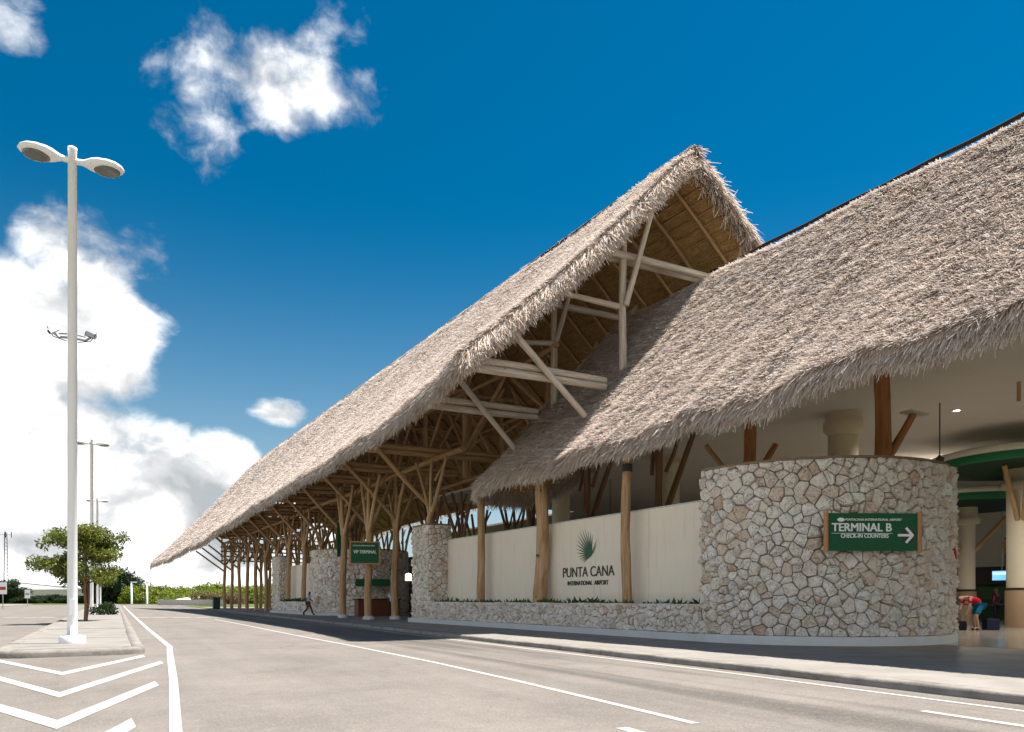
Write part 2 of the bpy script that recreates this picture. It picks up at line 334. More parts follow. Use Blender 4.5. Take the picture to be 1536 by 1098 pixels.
    def emit(key, c, s):
        m, t, b = mat(key); setc(t, b, (0.5, 0.5, 0.5)); b.inputs['Emission Color'].default_value = (*c, 1); b.inputs['Emission Strength'].default_value = s; M[key] = m
    emit('lamp_glow', (1, 0.93, 0.78), 6.0); emit('lantern_glow', (1, 0.88, 0.55), 3.0); emit('screen', (0.10, 0.42, 0.80), 0.55); emit('screen_pale', (0.45, 0.75, 0.95), 0.55)
    def leaf(key, stops, tr=0.35):
        m, t, b = mat(key, 0.55, 0.3); c = t.ramp(attr(t), stops); setc(t, b, c)
        tl = t.new('ShaderNodeBsdfTranslucent'); t.l.new(t.mix(1.0, c, (0.9, 1.0, 0.35), 'MULTIPLY'), tl.inputs[0])
        mx = t.new('ShaderNodeMixShader'); mx.inputs[0].default_value = tr
        t.l.new(b.outputs[0], mx.inputs[1]); t.l.new(tl.outputs[0], mx.inputs[2])
        t.l.new(mx.outputs[0], t.n['Material Output'].inputs['Surface']); M[key] = m
    leaf('leaf_olive', [(0, (0.045, 0.065, 0.015)), (0.4, (0.12, 0.15, 0.032)), (0.75, (0.22, 0.25, 0.05)), (1, (0.32, 0.27, 0.07))])
    leaf('leaf_dark', [(0, (0.010, 0.022, 0.008)), (0.5, (0.022, 0.045, 0.014)), (1, (0.05, 0.085, 0.025))], 0.2)
    leaf('leaf_bright', [(0, (0.07, 0.12, 0.018)), (0.45, (0.20, 0.25, 0.03)), (0.8, (0.36, 0.36, 0.045)), (1, (0.42, 0.30, 0.10))])
    leaf('leaf_brown', [(0, (0.09, 0.075, 0.03)), (0.5, (0.19, 0.15, 0.07)), (1, (0.33, 0.26, 0.17))])
    leaf('leaf_planter', [(0, (0.02, 0.045, 0.012)), (0.5, (0.05, 0.10, 0.02)), (1, (0.12, 0.16, 0.04))], 0.25)
    m, t, b = mat('ground_grass', 0.9, 0.1); p = geo_pos(t)
    setc(t, b, t.ramp(t.noise(p, 0.12, 6, 0.65), [(0.3, (0.05, 0.075, 0.02)), (0.55, (0.10, 0.12, 0.035)), (0.75, (0.20, 0.175, 0.10))])); M['grass'] = m
make_materials()

# ------------------------------------------------------------------ the ground, road, pavements
KB = 0.05                                                # the road runs 2.9 degrees off the building
def kerb_x(y): return 10.12 + KB * y
def struct(name, me, m, **kw): return tag(obj(name, me, m), kind='structure', **kw)
def sheet(pts, z, uvn=None):
    return MB().poly([(x, y, z) for x, y in pts], [tuple(range(len(pts)))]).mesh('sheet')
struct('ground', sheet([(-2500, -600), (2500, -600), (2500, 3500), (-2500, 3500)], -0.02), M['grass'])
struct('road', sheet([(-16, -14), (kerb_x(-14) + .2, -14), (kerb_x(150) + .2, 150), (40, 185), (-30, 185), (-16, 60)], 0.0), M['road'])
# terminal pavement with a rounded kerb
def kerb_strip(path, name, m, width=0.28, h=PV, rad=0.05, close=False, rough=0.012):
    """path: list of (x,y); the road lies to the left of the walking direction"""
    prof = [(0.0, -0.03), (0.0, h - rad), (rad * .3, h - rad * .3), (rad, h), (width, h), (width, -0.03)]
    vs, fs = [], []; n = len(path); k = len(prof)
    for i, p in enumerate(path):
        a = Vector(path[(i - 1) % n] if (close or i) else path[0]); b = Vector(path[(i + 1) % n] if (close or i < n - 1) else path[-1])
        d = (b - a).normalized(); nr = Vector((d.y, -d.x))
        for o, z in prof:
            q = Vector(p) + nr * (o + random.uniform(-rough, rough)); vs.append((q.x, q.y, z + (random.uniform(-rough, rough) * .4 if z > 0 else 0)))
    for i in range(n if close else n - 1):
        j = (i + 1) % n
        for c in range(k - 1): fs.append((i * k + c, j * k + c, j * k + c + 1, i * k + c + 1))
    return MB().poly(vs, fs, True)
ky = [-14 + 0.6 * i for i in range(int(110 / .6))]
kp = [(kerb_x(y) + 0.03 * math.sin(y * .9), y) for y in ky]
pav = struct('pavement', sheet([(kerb_x(-14) + .26, -14), (26, -14), (26, 110), (kerb_x(110) + .26, 110)], PV), M['pave'])
tag(kerb_strip(kp, 'kerb', M['kerb']).build('kerb', M['kerb']), kind='structure')
struct('terminal_floor', sheet([(19.5, -14), (75, -14), (75, 60), (19.5, 60)], PV + 0.006), M['floor'])
# median island, its kerb and paving slabs
ml = lambda y: -2.30 + 0.040 * y
mr = lambda y: 0.62 + 0.050 * y
nose = []
y0 = 20.0
for i in range(13):
    a = math.pi + math.pi * i / 12
    cx, w = (ml(y0 + 1.2) + mr(y0 + 1.2)) / 2, (mr(y0 + 1.2) - ml(y0 + 1.2)) / 2
    ca, sa = math.cos(a), math.sin(a)
    nose.append((cx + w * math.copysign(abs(ca) ** 0.35, ca), y0 + 1.0 + 1.0 * math.copysign(abs(sa) ** 0.6, sa)))
path = [(ml(y), y) for y in np.arange(168, 21.5, -2.0)] + nose + [(mr(y), y) for y in np.arange(22.2, 168, 2.0)]
tag(kerb_strip(path[::-1], 'kerb', M['kerb'], 0.30, 0.17, 0.08, rough=0.02).build('median_kerb', M['kerb']), kind='structure')
inner = path
cxm = lambda y: (ml(y) + mr(y)) / 2
med = empty('median_paving'); tag(med, kind='structure')
sl_y = [20.45, 22.6, 25.6, 29.2, 33.4, 38.2, 43.6, 48.4, 54, 61, 70, 82, 100, 130, 167]
for a, b in zip(sl_y[:-1], sl_y[1:]):
    g = 0.02
    ins = 0.29
    pts = [(ml(a) + ins, a + g), (mr(a) - ins, a + g), (mr(b) - ins, b - g), (ml(b) + ins, b - g)]
    mb = MB(); zt = 0.166 + random.uniform(-.004, .004)
    v = [(x, y, z) for z in (0.0, zt) for x, y in pts]
    mb.poly(v, [(4, 5, 6, 7), (0, 1, 5, 4), (1, 2, 6, 5), (2, 3, 7, 6), (3, 0, 4, 7)]); mb.build('paving_slab', M['pave'], med)
# painted lines, each its own sheet 4 mm up
lines = empty('road_marking'); tag(lines, kind='structure')
def stripe(pts, w, w2=None, z=0.004, name='painted_line'):
    mb = MB(); vs = []
    n = len(pts)
    for i, p in enumerate(pts):
        p = Vector(p); a = Vector(pts[max(i - 1, 0)]); b = Vector(pts[min(i + 1, n - 1)]); d = (b - a).normalized(); nr = Vector((d.y, -d.x))
        ww = w if w2 is None else w + (w2 - w) * i / (n - 1)
        vs += [(p.x - nr.x * ww / 2, p.y - nr.y * ww / 2, z), (p.x + nr.x * ww / 2, p.y + nr.y * ww / 2, z)]
    mb.poly(vs, [(2 * i, 2 * i + 1, 2 * i + 3, 2 * i + 2) for i in range(n - 1)]); return mb.build(name, M['paint'], lines)
stripe([(9.45, 2), (9.73, 4.6), (9.93, 6.9), (10.2, 9.6), (10.38, 13.7), (10.72, 21), (11.4, 34), (12.7, 60), (14.0, 86)], 0.11)
stripe([(5.76, 5.9), (5.95, 7.55), (6.26, 10.33), (6.61, 14.43), (6.95, 21.1), (7.19, 28.7), (7.75, 40), (8.2, 51.5)], 0.115)
stripe([(4.4, 2.0), (4.92, 6.1)], 0.15)
stripe([(8.3, 1.5), (8.72, 5.2)], 0.13)
stripe([(0.72, 4.0), (0.94, 8.2), (1.50, 13.4), (2.20, 20.4), (2.44, 22.6), (3.04, 36), (4.6, 68), (6.2, 100), (9, 155)], 0.11, 0.19, z=0.008)
for k, (ap, rt, lt) in enumerate((((-.07, 15.5), (1.55, 19.4), (-1.5, 20.2)), ((-.09, 12.1), (1.72, 17.3), (-1.9, 18.3)), ((-.09, 9.25), (1.22, 13.0), (-1.9, 14.5)), ((-.1, 6.9), (.62, 9.0), (-1.9, 12.0)))):
    h = .66
    for z, en in ((.004, rt), (.0058, lt)):
        MB().poly([(ap[0], ap[1] - .3, z), (en[0], en[1] - .3, z), (en[0], en[1] - .3 + h, z), (ap[0], ap[1] - .3 + h, z)], [(0, 1, 2, 3) if en is rt else (3, 2, 1, 0)]).build('painted_chevron', M['paint'], lines)
for u0, u1 in ((-70, -45), (-28, -4), (4, 30), (22 + 12, 56), (62, 84), (203, 224), (229, 252), (259, 286), (294, 316), (322, 342)):
    d = 53.5
    def gp(u, dd): r = (u - 768) / FPX * dd; return (r * CC + dd * SS, dd * CC - r * SS)
    stripe([gp(u0, d), gp(u1, d)], 0.8)
# ------------------------------------------------------------------ wood helpers
def log(name, a, b, r0, r1, m, parent, bend=0.0, seg=8, n=4, wob=0.05):
    a, b = Vector(a), Vector(b); d = b - a
    side = Vector((random.uniform(-1, 1), random.uniform(-1, 1), random.uniform(-1, 1))).cross(d)
    side = side.normalized() if side.length > 1e-6 else Vector((1, 0, 0))
    pts = [a + d * (i / n) + side * (bend * math.sin(math.pi * i / n)) + side * random.uniform(-.012, .012) for i in range(n + 1)]
    return MB().tube(pts, [r0 + (r1 - r0) * i / n for i in range(n + 1)], seg, True, wob).build(name, m, parent)

# ------------------------------------------------------------------ thatched roofs
def roof_grid(top, bot, nt):
    """top, bot: (n,3) polylines; returns (nt+1, n, 3) grid from ridge to eave with a slight sag"""
    t = np.linspace(0, 1, nt + 1)[:, None, None]
    g = top[None] * (1 - t) + bot[None] * t
    g[..., 2] -= 0.35 * np.sin(np.pi * t[..., 0]) + 0.38 * np.exp(-(t[..., 0] / 0.05) ** 2)
    return g
def grid_mb(g, flip=False):
    a, b = g.shape[:2]; mb = MB(); f = []
    for i in range(a - 1):
        for j in range(b - 1):
            q = (i * b + j, i * b + j + 1, (i + 1) * b + j + 1, (i + 1) * b + j); f.append(q[::-1] if flip else q)
    return mb.poly(g.reshape(-1, 3).tolist(), f, True)
def unit(a): return a / np.maximum(np.linalg.norm(a, axis=-1, keepdims=True), 1e-9)
class Straw:
    def __init__(s): s.P = []; s.N = []; s.D = []; s.L = []; s.W = []; s.U = []; s.R = []
    def add(s, P, N, D, L, W, lift, rnd):
        s.P.append(P); s.N.append(N); s.D.append(D); s.L.append(L); s.W.append(W); s.U.append(lift); s.R.append(rnd)
    def mesh(s, name):
        P, N, D = (np.concatenate(x) for x in (s.P, s.N, s.D)); L, W, U, rn = (np.concatenate(x)[:, None] for x in (s.L, s.W, s.U, s.R))
        N = unit(N); D = unit(D); S = unit(np.cross(N, D)); n = len(P)
        tw = rng.uniform(-0.7, 0.7, (n, 1)); S = unit(S + N * tw)
        e = P + D * L + N * U * 0.85 + np.array([0, 0, -1.0]) * L * 0.06 + S * L * rng.uniform(-.12, .12, (n, 1))
        V = np.stack([P - S * W * .5, P + S * W * .5, e + S * W * .22, e - S * W * .22], 1).reshape(-1, 3)
        return np_mesh(name, V, np.arange(n)[:, None] * 4 + np.array([[0, 1, 2, 3]]), np.repeat(rn[:, 0], 4))
def sample_grid(g, n, weight=None, tmin=0.0, tmax=1.0):
    """random points on a roof grid: position, normal, downslope"""
    a, b = g.shape[:2]
    c = (g[:-1, :-1] + g[1:, 1:]) / 2
    d1 = g[:-1, 1:] - g[:-1, :-1]; d2 = g[1:, :-1] - g[:-1, :-1]
    ar = np.linalg.norm(np.cross(d1, d2), axis=-1)
    if weight is not None: ar = ar * weight(c)
    tt = (np.arange(a - 1) + .5) / (a - 1); ar = ar * ((tt >= tmin) & (tt <= tmax))[:, None]
    pr = (ar / ar.sum()).ravel(); k = rng.choice(len(pr), n, p=pr); i, j = k // (b - 1), k % (b - 1)
    u, v = rng.random((2, n, 1))
    p00, p01, p10, p11 = g[i, j], g[i, j + 1], g[i + 1, j], g[i + 1, j + 1]
    P = (p00 * (1 - u) + p01 * u) * (1 - v) + (p10 * (1 - u) + p11 * u) * v
    A = unit(p01 - p00); Dn = unit((p10 + p11) - (p00 + p01)); N = unit(np.cross(A, Dn)); N = np.where(N[:, 2:3] < 0, -N, N)
    return P, N, Dn
def rnds(n, tone=0.0): return np.clip(rng.beta(2.0, 1.5, n) + tone, 0, 1)
def cam_dist(P): return np.linalg.norm(P - np.array([0, 0, EYE]), axis=1)
_lat = rng.random((64, 64, 64))
def vnoise(P, f):
    q = P * f; i = np.floor(q).astype(int); u = q - i; u = u * u * (3 - 2 * u); out = 0
    for a in (0, 1):
        for b in (0, 1):
            for c in (0, 1):
                w = (u[:, 0] if a else 1 - u[:, 0]) * (u[:, 1] if b else 1 - u[:, 1]) * (u[:, 2] if c else 1 - u[:, 2])
                out = out + w * _lat[(i[:, 0] + a) % 64, (i[:, 1] + b) % 64, (i[:, 2] + c) % 64]
    return out
def cover(st, g, n, weight, tone=0.0, tmin=0, tmax=1, ls=1.0):
    P, N, D = sample_grid(g, n, weight, tmin, tmax)
    sc = np.clip(cam_dist(P) / 26.0, 0.8, 3.2)
    A = np.cross(N, D); D = unit(D + A * rng.normal(0, 0.5, (n, 1)))
    L = rng.uniform(0.14, 0.42, n) * (0.5 + 0.5 * sc) * ls; W = rng.uniform(0.016, 0.044, n) * sc
    # soft clumps: tufts stand off unevenly and catch the light differently
    cl = (vnoise(P, 4.7) + vnoise(P + 9.3, 10.3) - 1.0) * 1.5
    U = rng.uniform(0.05, 0.22, n) * (0.7 + 0.3 * sc) * np.clip(1 + 0.4 * cl, .3, 2)
    st.add(P - N * 0.03, N, D, L, W, U, np.clip(rnds(n, tone) + .22 * (vnoise(P, 1.3) - .5), 0, 1))
def fringe(st, E, out, n, hang, tone=0.0, spread=0.35, back=0.35, Dn=None, thick=0.35, wk=1.0, dens=None, rise=0.95):
    """long straw hanging from an edge polyline E; out: horizontal outward unit vectors per vertex"""
    seg = np.linalg.norm(np.diff(E, axis=0), axis=1)
    w = seg if dens is None else seg * dens((E[:-1] + E[1:]) / 2)
    k = rng.choice(len(seg), n, p=w / w.sum()); u = rng.random((n, 1))
    P = E[k] * (1 - u) + E[k + 1] * u; O = unit(out[k] * (1 - u) + out[k + 1] * u)
    T = unit(E[k + 1] - E[k]); sc = np.clip(cam_dist(P) / 26.0, 0.8, 3.0)
    b = rng.random((n, 1)) ** 1.3
    P = P - O * b * back + np.array([0, 0, 1.0]) * (b * back * rise) - np.array([0, 0, 1.0]) * rng.uniform(0, thick, (n, 1))
    dn = np.array([0, 0, -1.0])
    D = unit(dn * (0.55 + rng.random((n, 1)) * .8) + O * rng.uniform(0.0, 0.75, (n, 1)) + T * rng.normal(0, spread, (n, 1)))
    L = hang * rng.uniform(0.45, 1.1, n); W = rng.uniform(0.016, 0.042, n) * sc * wk
    st.add(P, unit(O + np.array([0, 0, .4])), D, L, W, rng.uniform(0, 0.12, n), rnds(n, tone))

def lerp_path(pts, n):
    pts = np.array(pts, float); d = np.concatenate([[0], np.cumsum(np.linalg.norm(np.diff(pts, axis=0), axis=1))])
    s = np.linspace(0, d[-1], n); return np.stack([np.interp(s, d, pts[:, i]) for i in range(3)], 1)
def jig(E, amp):                                     # uneven eave
    E = E.copy(); k = np.arange(len(E))
    E[:, 2] += amp * (np.sin(k * 1.7) * .5 + np.sin(k * .63 + 1) * .7 + rng.normal(0, .35, len(E))); return E

# ---- upper roof
RX, RZ, Y0 = 21.15, 19.1, 22.0
NA = 72
def warp(n, lo, hi, p=1.6): return lo + (hi - lo) * np.linspace(0, 1, n) ** p
ridge_y = warp(NA, 21.6, 101.5)
ridgeA = np.stack([np.full(NA, RX), ridge_y, RZ + 0.10 * np.sin(ridge_y * .6)], 1)
eave_pts = [(11.1, 22.0, 9.38), (11.45, 25, 9.2), (11.7, 28.4, 9.02), (11.95, 31.8, 8.95), (12.35, 42, 8.9), (12.8, 58, 8.8), (12.9, 74, 8.35), (12.6, 88, 7.6), (11.5, 102, 6.8), (10.2, 116, 6.2)]
ev = np.array(eave_pts); s = (ridge_y - ridge_y[0]) / (ridge_y[-1] - ridge_y[0]); ey = 22.0 + s * (116 - 22.0)
eaveA = jig(np.stack([np.interp(ey, ev[:, 1], ev[:, 0]), ey, np.interp(ey, ev[:, 1], ev[:, 2])], 1), 0.09)
gA = roof_grid(ridgeA, eaveA, 14)
# the near rake leans back a little towards the ridge on the far slope
eaveA2 = np.stack([2 * RX - eaveA[:, 0] - .3, 22 - 1.9 + s * (95.0 - 20.1), np.interp(s, [0, 1], [9.5, 8.6])], 1)
gA2 = roof_grid(ridgeA, eaveA2, 14)
upper = thing('thatched_roof', 'tall upper palm-thatch gable roof on log frames, overhanging the road', 'roof', (RX, 22, 0))
def under(o): o.parent = upper; o.matrix_parent_inverse = Matrix.Translation((-RX, -22, 0)); return o
def slab(g, th, name, root_fn):
    n = np.zeros_like(g); d1 = np.gradient(g, axis=1); d2 = np.gradient(g, axis=0); n = unit(np.cross(d1, d2)); n = np.where(n[..., 2:3] < 0, -n, n)
    return g - n * th
for g, fl in ((gA, False), (gA2, True)):
    under(grid_mb(g, fl).build('thatch', M['thatch']))
    lowr = slab(g, 0.34, 'x', None); under(grid_mb(lowr, not fl).build('thatch_lining', M['underside']))
    # closing strips along eave and rake
    for e0, e1 in ((g[-1], lowr[-1]), (g[:, 0], lowr[:, 0]), (g[:, -1], lowr[:, -1])):
        under(grid_mb(np.stack([e0, e1])).build('thatch_edge', M['thatch']))
st = Straw()
near = lambda c: np.clip((30.0 / np.maximum(np.linalg.norm(c - np.array([0, 0, EYE]), axis=-1), 20)) ** 1.7, 0.05, 1.4)
cover(st, gA, 270000, near)
cover(st, gA2, 9000, lambda c: near(c) * (c[..., 1] < 30), -0.1)
outx = np.tile(np.array([[-1.0, 0, 0]]), (NA, 1))
fringe(st, eaveA, outx, 40000, 0.62, 0.05, 0.28, dens=near)
fringe(st, eaveA[:14], outx[:14], 9000, 0.75, 0.10, 0.3, back=.5)
fringe(st, eaveA2, -outx, 2500, 0.55)
rakeL, rakeR = gA[:, 0], gA2[:, 0]
oy = np.tile(np.array([[0, -1.0, 0]]), (len(rakeL), 1))
fringe(st, rakeL, unit(oy + np.array([-0.55, 0, 0])), 20000, 0.68, 0.14, 0.30, back=0.6, thick=0.3, wk=1.1, rise=0.25)
fringe(st, rakeR, unit(oy + np.array([0.3, 0, 0])), 7000, 0.9, -0.04, 0.30, back=0.5, thick=0.45, wk=1.15, rise=0.2)
rakeF = gA[:, -1]; fringe(st, rakeF, np.tile(np.array([[-.5, .8, 0]]), (len(rakeF), 1)), 2500, 0.8)
# shaggy ridge
P = lerp_path([(RX, 22.0, RZ + .05), (RX, 60, RZ + .05), (RX, 101, RZ + .05)], 60)
fringe(st, P, np.tile(np.array([[-1.0, -.2, 0]]), (60, 1)), 2600, 0.8, -0.25, 0.5, back=0.1, thick=0.1, dens=near)
P2 = lerp_path([(RX, 21.6, RZ - .12), (RX, 24.4, RZ - .02)], 8)
fringe(st, P2, np.tile(np.array([[-.7, -.7, 0]]), (8, 1)), 1100, 0.7, -0.22, 0.6, back=0.1, thick=0.15, wk=1.3)
fringe(st, P2 + np.array([0, .1, .1]), np.tile(np.array([[-.2, -.9, 0]]), (8, 1)), 1500, 0.6, -0.35, 0.9, back=0.1, thick=0.3, wk=1.3)
fringe(st, P2, np.tile(np.array([[.8, -.6, 0]]), (8, 1)), 900, 0.7, -0.3, 0.6, back=0.1, thick=0.15, wk=1.3)
o = under(obj('straw', st.mesh('upper_straw'), M['straw'])); tag(o, kind='stuff')
under(MB().tube([(RX, y, RZ - 0.10 + .02 * math.sin(y)) for y in np.linspace(24.6, 34, 14)], 0.10, 6).build('ridge_cap', M['ridge_dark']))

# log frames under the upper roof
def under_z(x, y, off=0.5):                         # height of the lining at plan position
    ex = float(np.interp(y, ev[:, 1], ev[:, 0])); ez = float(np.interp(y, ev[:, 1], ev[:, 2])); xx = x if x < RX else 2 * RX - x
    t = (RX - xx) / (RX - ex); return RZ + (ez - RZ) * t - 0.35 * math.sin(math.pi * min(max(t, 0), 1)) - off
def roof_log(name, a, b, r0, r1, m, bend=0.0, seg=8, n=4):
    return under(log(name, a, b, r0, r1, m, None, bend, seg, n))
# rafters and laths hug the lining of each slope
def surf(g, c, t):
    a, b = g.shape[:2]; x = min(max(c, 0), b - 1.001); y = min(max(t, 0), 1) * (a - 1.001); i, j = int(y), int(x); fx, fy = x - j, y - i
    return (g[i, j] * (1 - fx) + g[i, j + 1] * fx) * (1 - fy) + (g[i + 1, j] * (1 - fx) + g[i + 1, j + 1] * fx) * fy
for g, sgn in ((gA, -1), (gA2, 1)):
    raf, lth = slab(g, .50, '', None), slab(g, .38, '', None)
    for y in list(np.arange(23.2, 60, 1.7)) + list(np.arange(60, 101, 2.6)):
        c = float(np.interp(y, ridge_y, np.arange(NA)))
        under(MB().tube([surf(raf, c, t) for t in np.linspace(.03, .97, 7)], .085, 7, True, .04).build('rafter', M['log_brown']))
    for k in range(1, 30):
        under(MB().tube([surf(lth, c, k / 30) for c in np.linspace(.4, NA - 1.6, 16)], .035, 5, True).build('lath', M['log_brown']))
# frames: tie beams (double logs), struts, posts and collars
CX = 16.5                                             # line of the forked columns
COLY = [CX * (CC - (u - 768) / FPX * SS) / ((u - 768) / FPX * CC + SS) for u in (940, 812, 720, 650, 593, 553, 515, 482, 456, 433, 415, 399, 384, 371, 359, 348, 337)]
for i, y in enumerate(COLY[1:15]):
    mw = M['log_pale'] if i < 2 else M['log_brown']
    yy = (22.6, 27.4)[i] if i < 2 else y
    ex = float(np.interp(yy, ev[:, 1], ev[:, 0]))
    z = (9.2, 9.05)[i] if i < 2 else 8.85 - .012 * (yy - 33)
    xe = 17.5 if i < 2 else 20.6
    for dz in (0.0, 0.25):
        roof_log('tie_beam', (ex + 0.55, yy, z + dz - .05), (xe, yy + .1, z + dz + .12), .15, .13, mw, 0.04)
    if i < 2: roof_log('strut', (ex + 1.75, yy - .3, (10.75, 10.3)[i]), (16.3, yy - .28, (8.0, 7.5)[i]), .13, .11, mw, 0.04)
    else: roof_log('strut', (ex + .95, yy - .3, z + .25), (CX - .1, yy - .05, 6.0), .13, .11, mw, 0.05)
    for dy in ((0, 0.34) if i == 0 else (0,)):
        xc = 17.45; zc = min(15.45, under_z(xc + .35, yy, 1.0))
        roof_log('collar_beam', (xc, yy + dy + .2, zc), (2 * RX - xc + .2, yy + dy - .1, zc + .05), .15, .13, mw, 0.03)
    if i < 11:
        zb = 10.3 if i == 0 else 9.2 if i == 1 else 8.4
        xs = 18.5
        roof_log('queen_post', (xs, yy + .25, zb - .6), (xs, yy + .25, 15.6 if i == 0 else min(15.3, under_z(xs, yy, .9))), .16, .14, mw, 0.03)
        roof_log('brace', (xs, yy + .1, 12.6), (xs + .75, yy - .9 if i == 0 else yy - .4, 16.9 if i == 0 else min(16.4, under_z(xs + .75, yy, 1.0))), .12, .10, mw, 0.03)
        roof_log('brace', (xs, yy + .3, 12.6), (xs - 2.2, yy + 1.0, min(13.9, under_z(xs - 2.2, yy + 1, 1.0))), .12, .10, mw, 0.03)
        roof_log('queen_post', (2 * RX - xs, yy + .25, zb - .6), (2 * RX - xs, yy + .25, 15.2), .15, .13, M['log_brown'], 0.03)
        roof_log('brace', (2 * RX - xs, yy + .3, 11.8), (2 * RX - xs + 2.4, yy + .6, 13.4), .12, .10, M['log_brown'], 0.03)
# purlins between the frames and diagonal props to the ridge
FR = [22.6, 27.4] + COLY[3:15]
for a, b in zip(FR[1:-1], FR[2:]):
    roof_log('purlin', (18.5, a, 12.45), (18.5, b + .3, 12.4), .12, .11, M['log_brown'], .05)
    roof_log('purlin', (2 * RX - 18.5, a, 12.4), (2 * RX - 18.5, b + .3, 12.4), .12, .11, M['log_brown'], .05)
    roof_log('purlin', (14.9, a, under_z(14.9, a, 1.0)), (14.9, b + .2, under_z(14.9, b, 1.0)), .12, .11, M['log_brown'], .05)
    if a > 26:
        roof_log('brace', (18.5, a + .25, 9.0), (20.9, a + .3, 13.0), .11, .09, M['log_brown'], .04)
        roof_log('brace', (2 * RX - 18.5, a + .25, 9.0), (21.4, a + .3, 13.0), .11, .09, M['log_brown'], .04)
        roof_log('brace', (18.5, a + .3, 9.4), (18.5, (a + b) / 2, 12.3), .10, .09, M['log_brown'], .05)
        roof_log('brace', (18.5, b + .2, 9.4), (18.5, (a + b) / 2 + .2, 12.3), .10, .09, M['log_brown'], .05)
# long plates that the forked columns carry
for xw in (CX, 21.0, 27.0):
    seg_y = [33.0] + [COLY[i] + 2.2 for i in range(4, 16, 2)] + [COLY[16] + 1.5]
    for a, b in zip(seg_y[:-1], seg_y[1:]):
        roof_log('plate_beam', (xw + .1, a - .3, 8.62 - .009 * (a - 33)), (xw, b + .3, 8.55 - .009 * (b - 33)), .15, .13, M['log_brown'], 0.05)

# ---- lower roof
BX, BZ = 21.8, 14.3; NB = 60
by = np.concatenate([np.linspace(-8, 4, 8)[:-1], np.linspace(4, 26.2, NB - 7)])
ridgeB = np.stack([np.full(NB, BX), by, np.full(NB, BZ) + .06 * np.sin(by)], 1)
ebY = np.concatenate([np.linspace(-8, 4, 8)[:-1], np.linspace(4, 29.4, NB - 7)])
# the eave rounds the corner into the hip
ebX = 15.0 + np.where(ebY > 27.6, ((ebY - 27.6) / 1.8) ** 2 * .7, 0)
eaveB = jig(np.stack([ebX, ebY, np.interp(ebY, [-8, 4, 8, 13, 18, 30], [7.0, 6.92, 6.8, 6.6, 6.42, 6.35])], 1), 0.12)
gB = roof_grid(ridgeB, eaveB, 16)
hb = lerp_path([eaveB[-1], (16.6, 30.0, 6.2), (18.5, 30.2, 6.2), (20.5, 30.0, 6.9), (23.0, 29.2, 8.9), (26.0, 28.0, 9.3)], 18)
gB3 = roof_grid(np.repeat(ridgeB[-1:], 18, 0), hb, 14)
eB2 = np.stack([np.full(NB, 26.0), np.minimum(ebY, 28), np.full(NB, 9.3)], 1); gB2 = roof_grid(ridgeB, eB2, 10)
lower = thing('thatched_roof', 'lower palm-thatch roof sweeping over the round stone wall and cream wall', 'roof', (BX, 10, 0))
def underB(o): o.parent = lower; o.matrix_parent_inverse = Matrix.Translation((-BX, -10, 0)); return o
for g, fl in ((gB, False), (gB2, True), (gB3, True)):
    underB(grid_mb(g, fl).build('thatch', M['thatch']))
    lw = slab(g, 0.30, 'x', None); underB(grid_mb(lw, not fl).build('thatch_lining', M['underside']))
    underB(grid_mb(np.stack([g[-1], lw[-1]])).build('thatch_edge', M['thatch']))
sb = Straw()
cover(sb, gB, 340000, lambda c: near(c) * np.where(c[..., 1] < 3, .12, 1.0))
cover(sb, gB3, 30000, lambda c: np.where(c[..., 0] < 23, 1.0, .15))
oxB = np.tile(np.array([[-1.0, 0, 0]]), (NB, 1)); dB = lambda c: np.where(c[:, 1] < 4, .1, 1.0)
fringe(sb, eaveB, oxB, 52000, 0.54, 0.05, 0.25, back=0.5, dens=dB)
ho = unit((hb - np.array([BX, 22, 6.2])) * np.array([1, 1, 0])); fringe(sb, hb, ho, 9000, 0.62, 0.02, 0.28, back=0.5)
# bleached tufts where the thatch turns the hip corner
hl = lerp_path([ridgeB[-1], (18.4, 28.0, 10.1), eaveB[-1]], 20)
fringe(sb, hl, np.tile(np.array([[-.8, .3, 0]]), (20, 1)), 4000, 0.6, 0.02, 0.4, back=0.2, thick=0.05)
o = underB(obj('straw', sb.mesh('lower_straw'), M['straw'])); tag(o, kind='stuff')
underB(MB().tube([(BX, y, BZ - .15 + .02 * math.sin(y * 2.1)) for y in np.linspace(-8, 21.5, 34)], 0.065, 6).build('ridge_cap', M['ridge_dark']))
for y in np.arange(-6, 29, 2.4):
    ez = float(np.interp(y, [-8, 4, 8, 13, 18, 30], [7.0, 6.92, 6.8, 6.6, 6.42, 6.35])); lwz = lambda x: ez + (x - 15.0) * (BZ - ez) / 6.8 - .75
    underB(log('rafter', (15.3, y, lwz(15.3)), (17.6, y, lwz(17.6)), .085, .085, M['log_brown'], None))
underB(log('eave_plate', (16.3, -7, 7.75), (16.3, 29, 7.0), .14, .13, M['log_brown'], None, n=8))

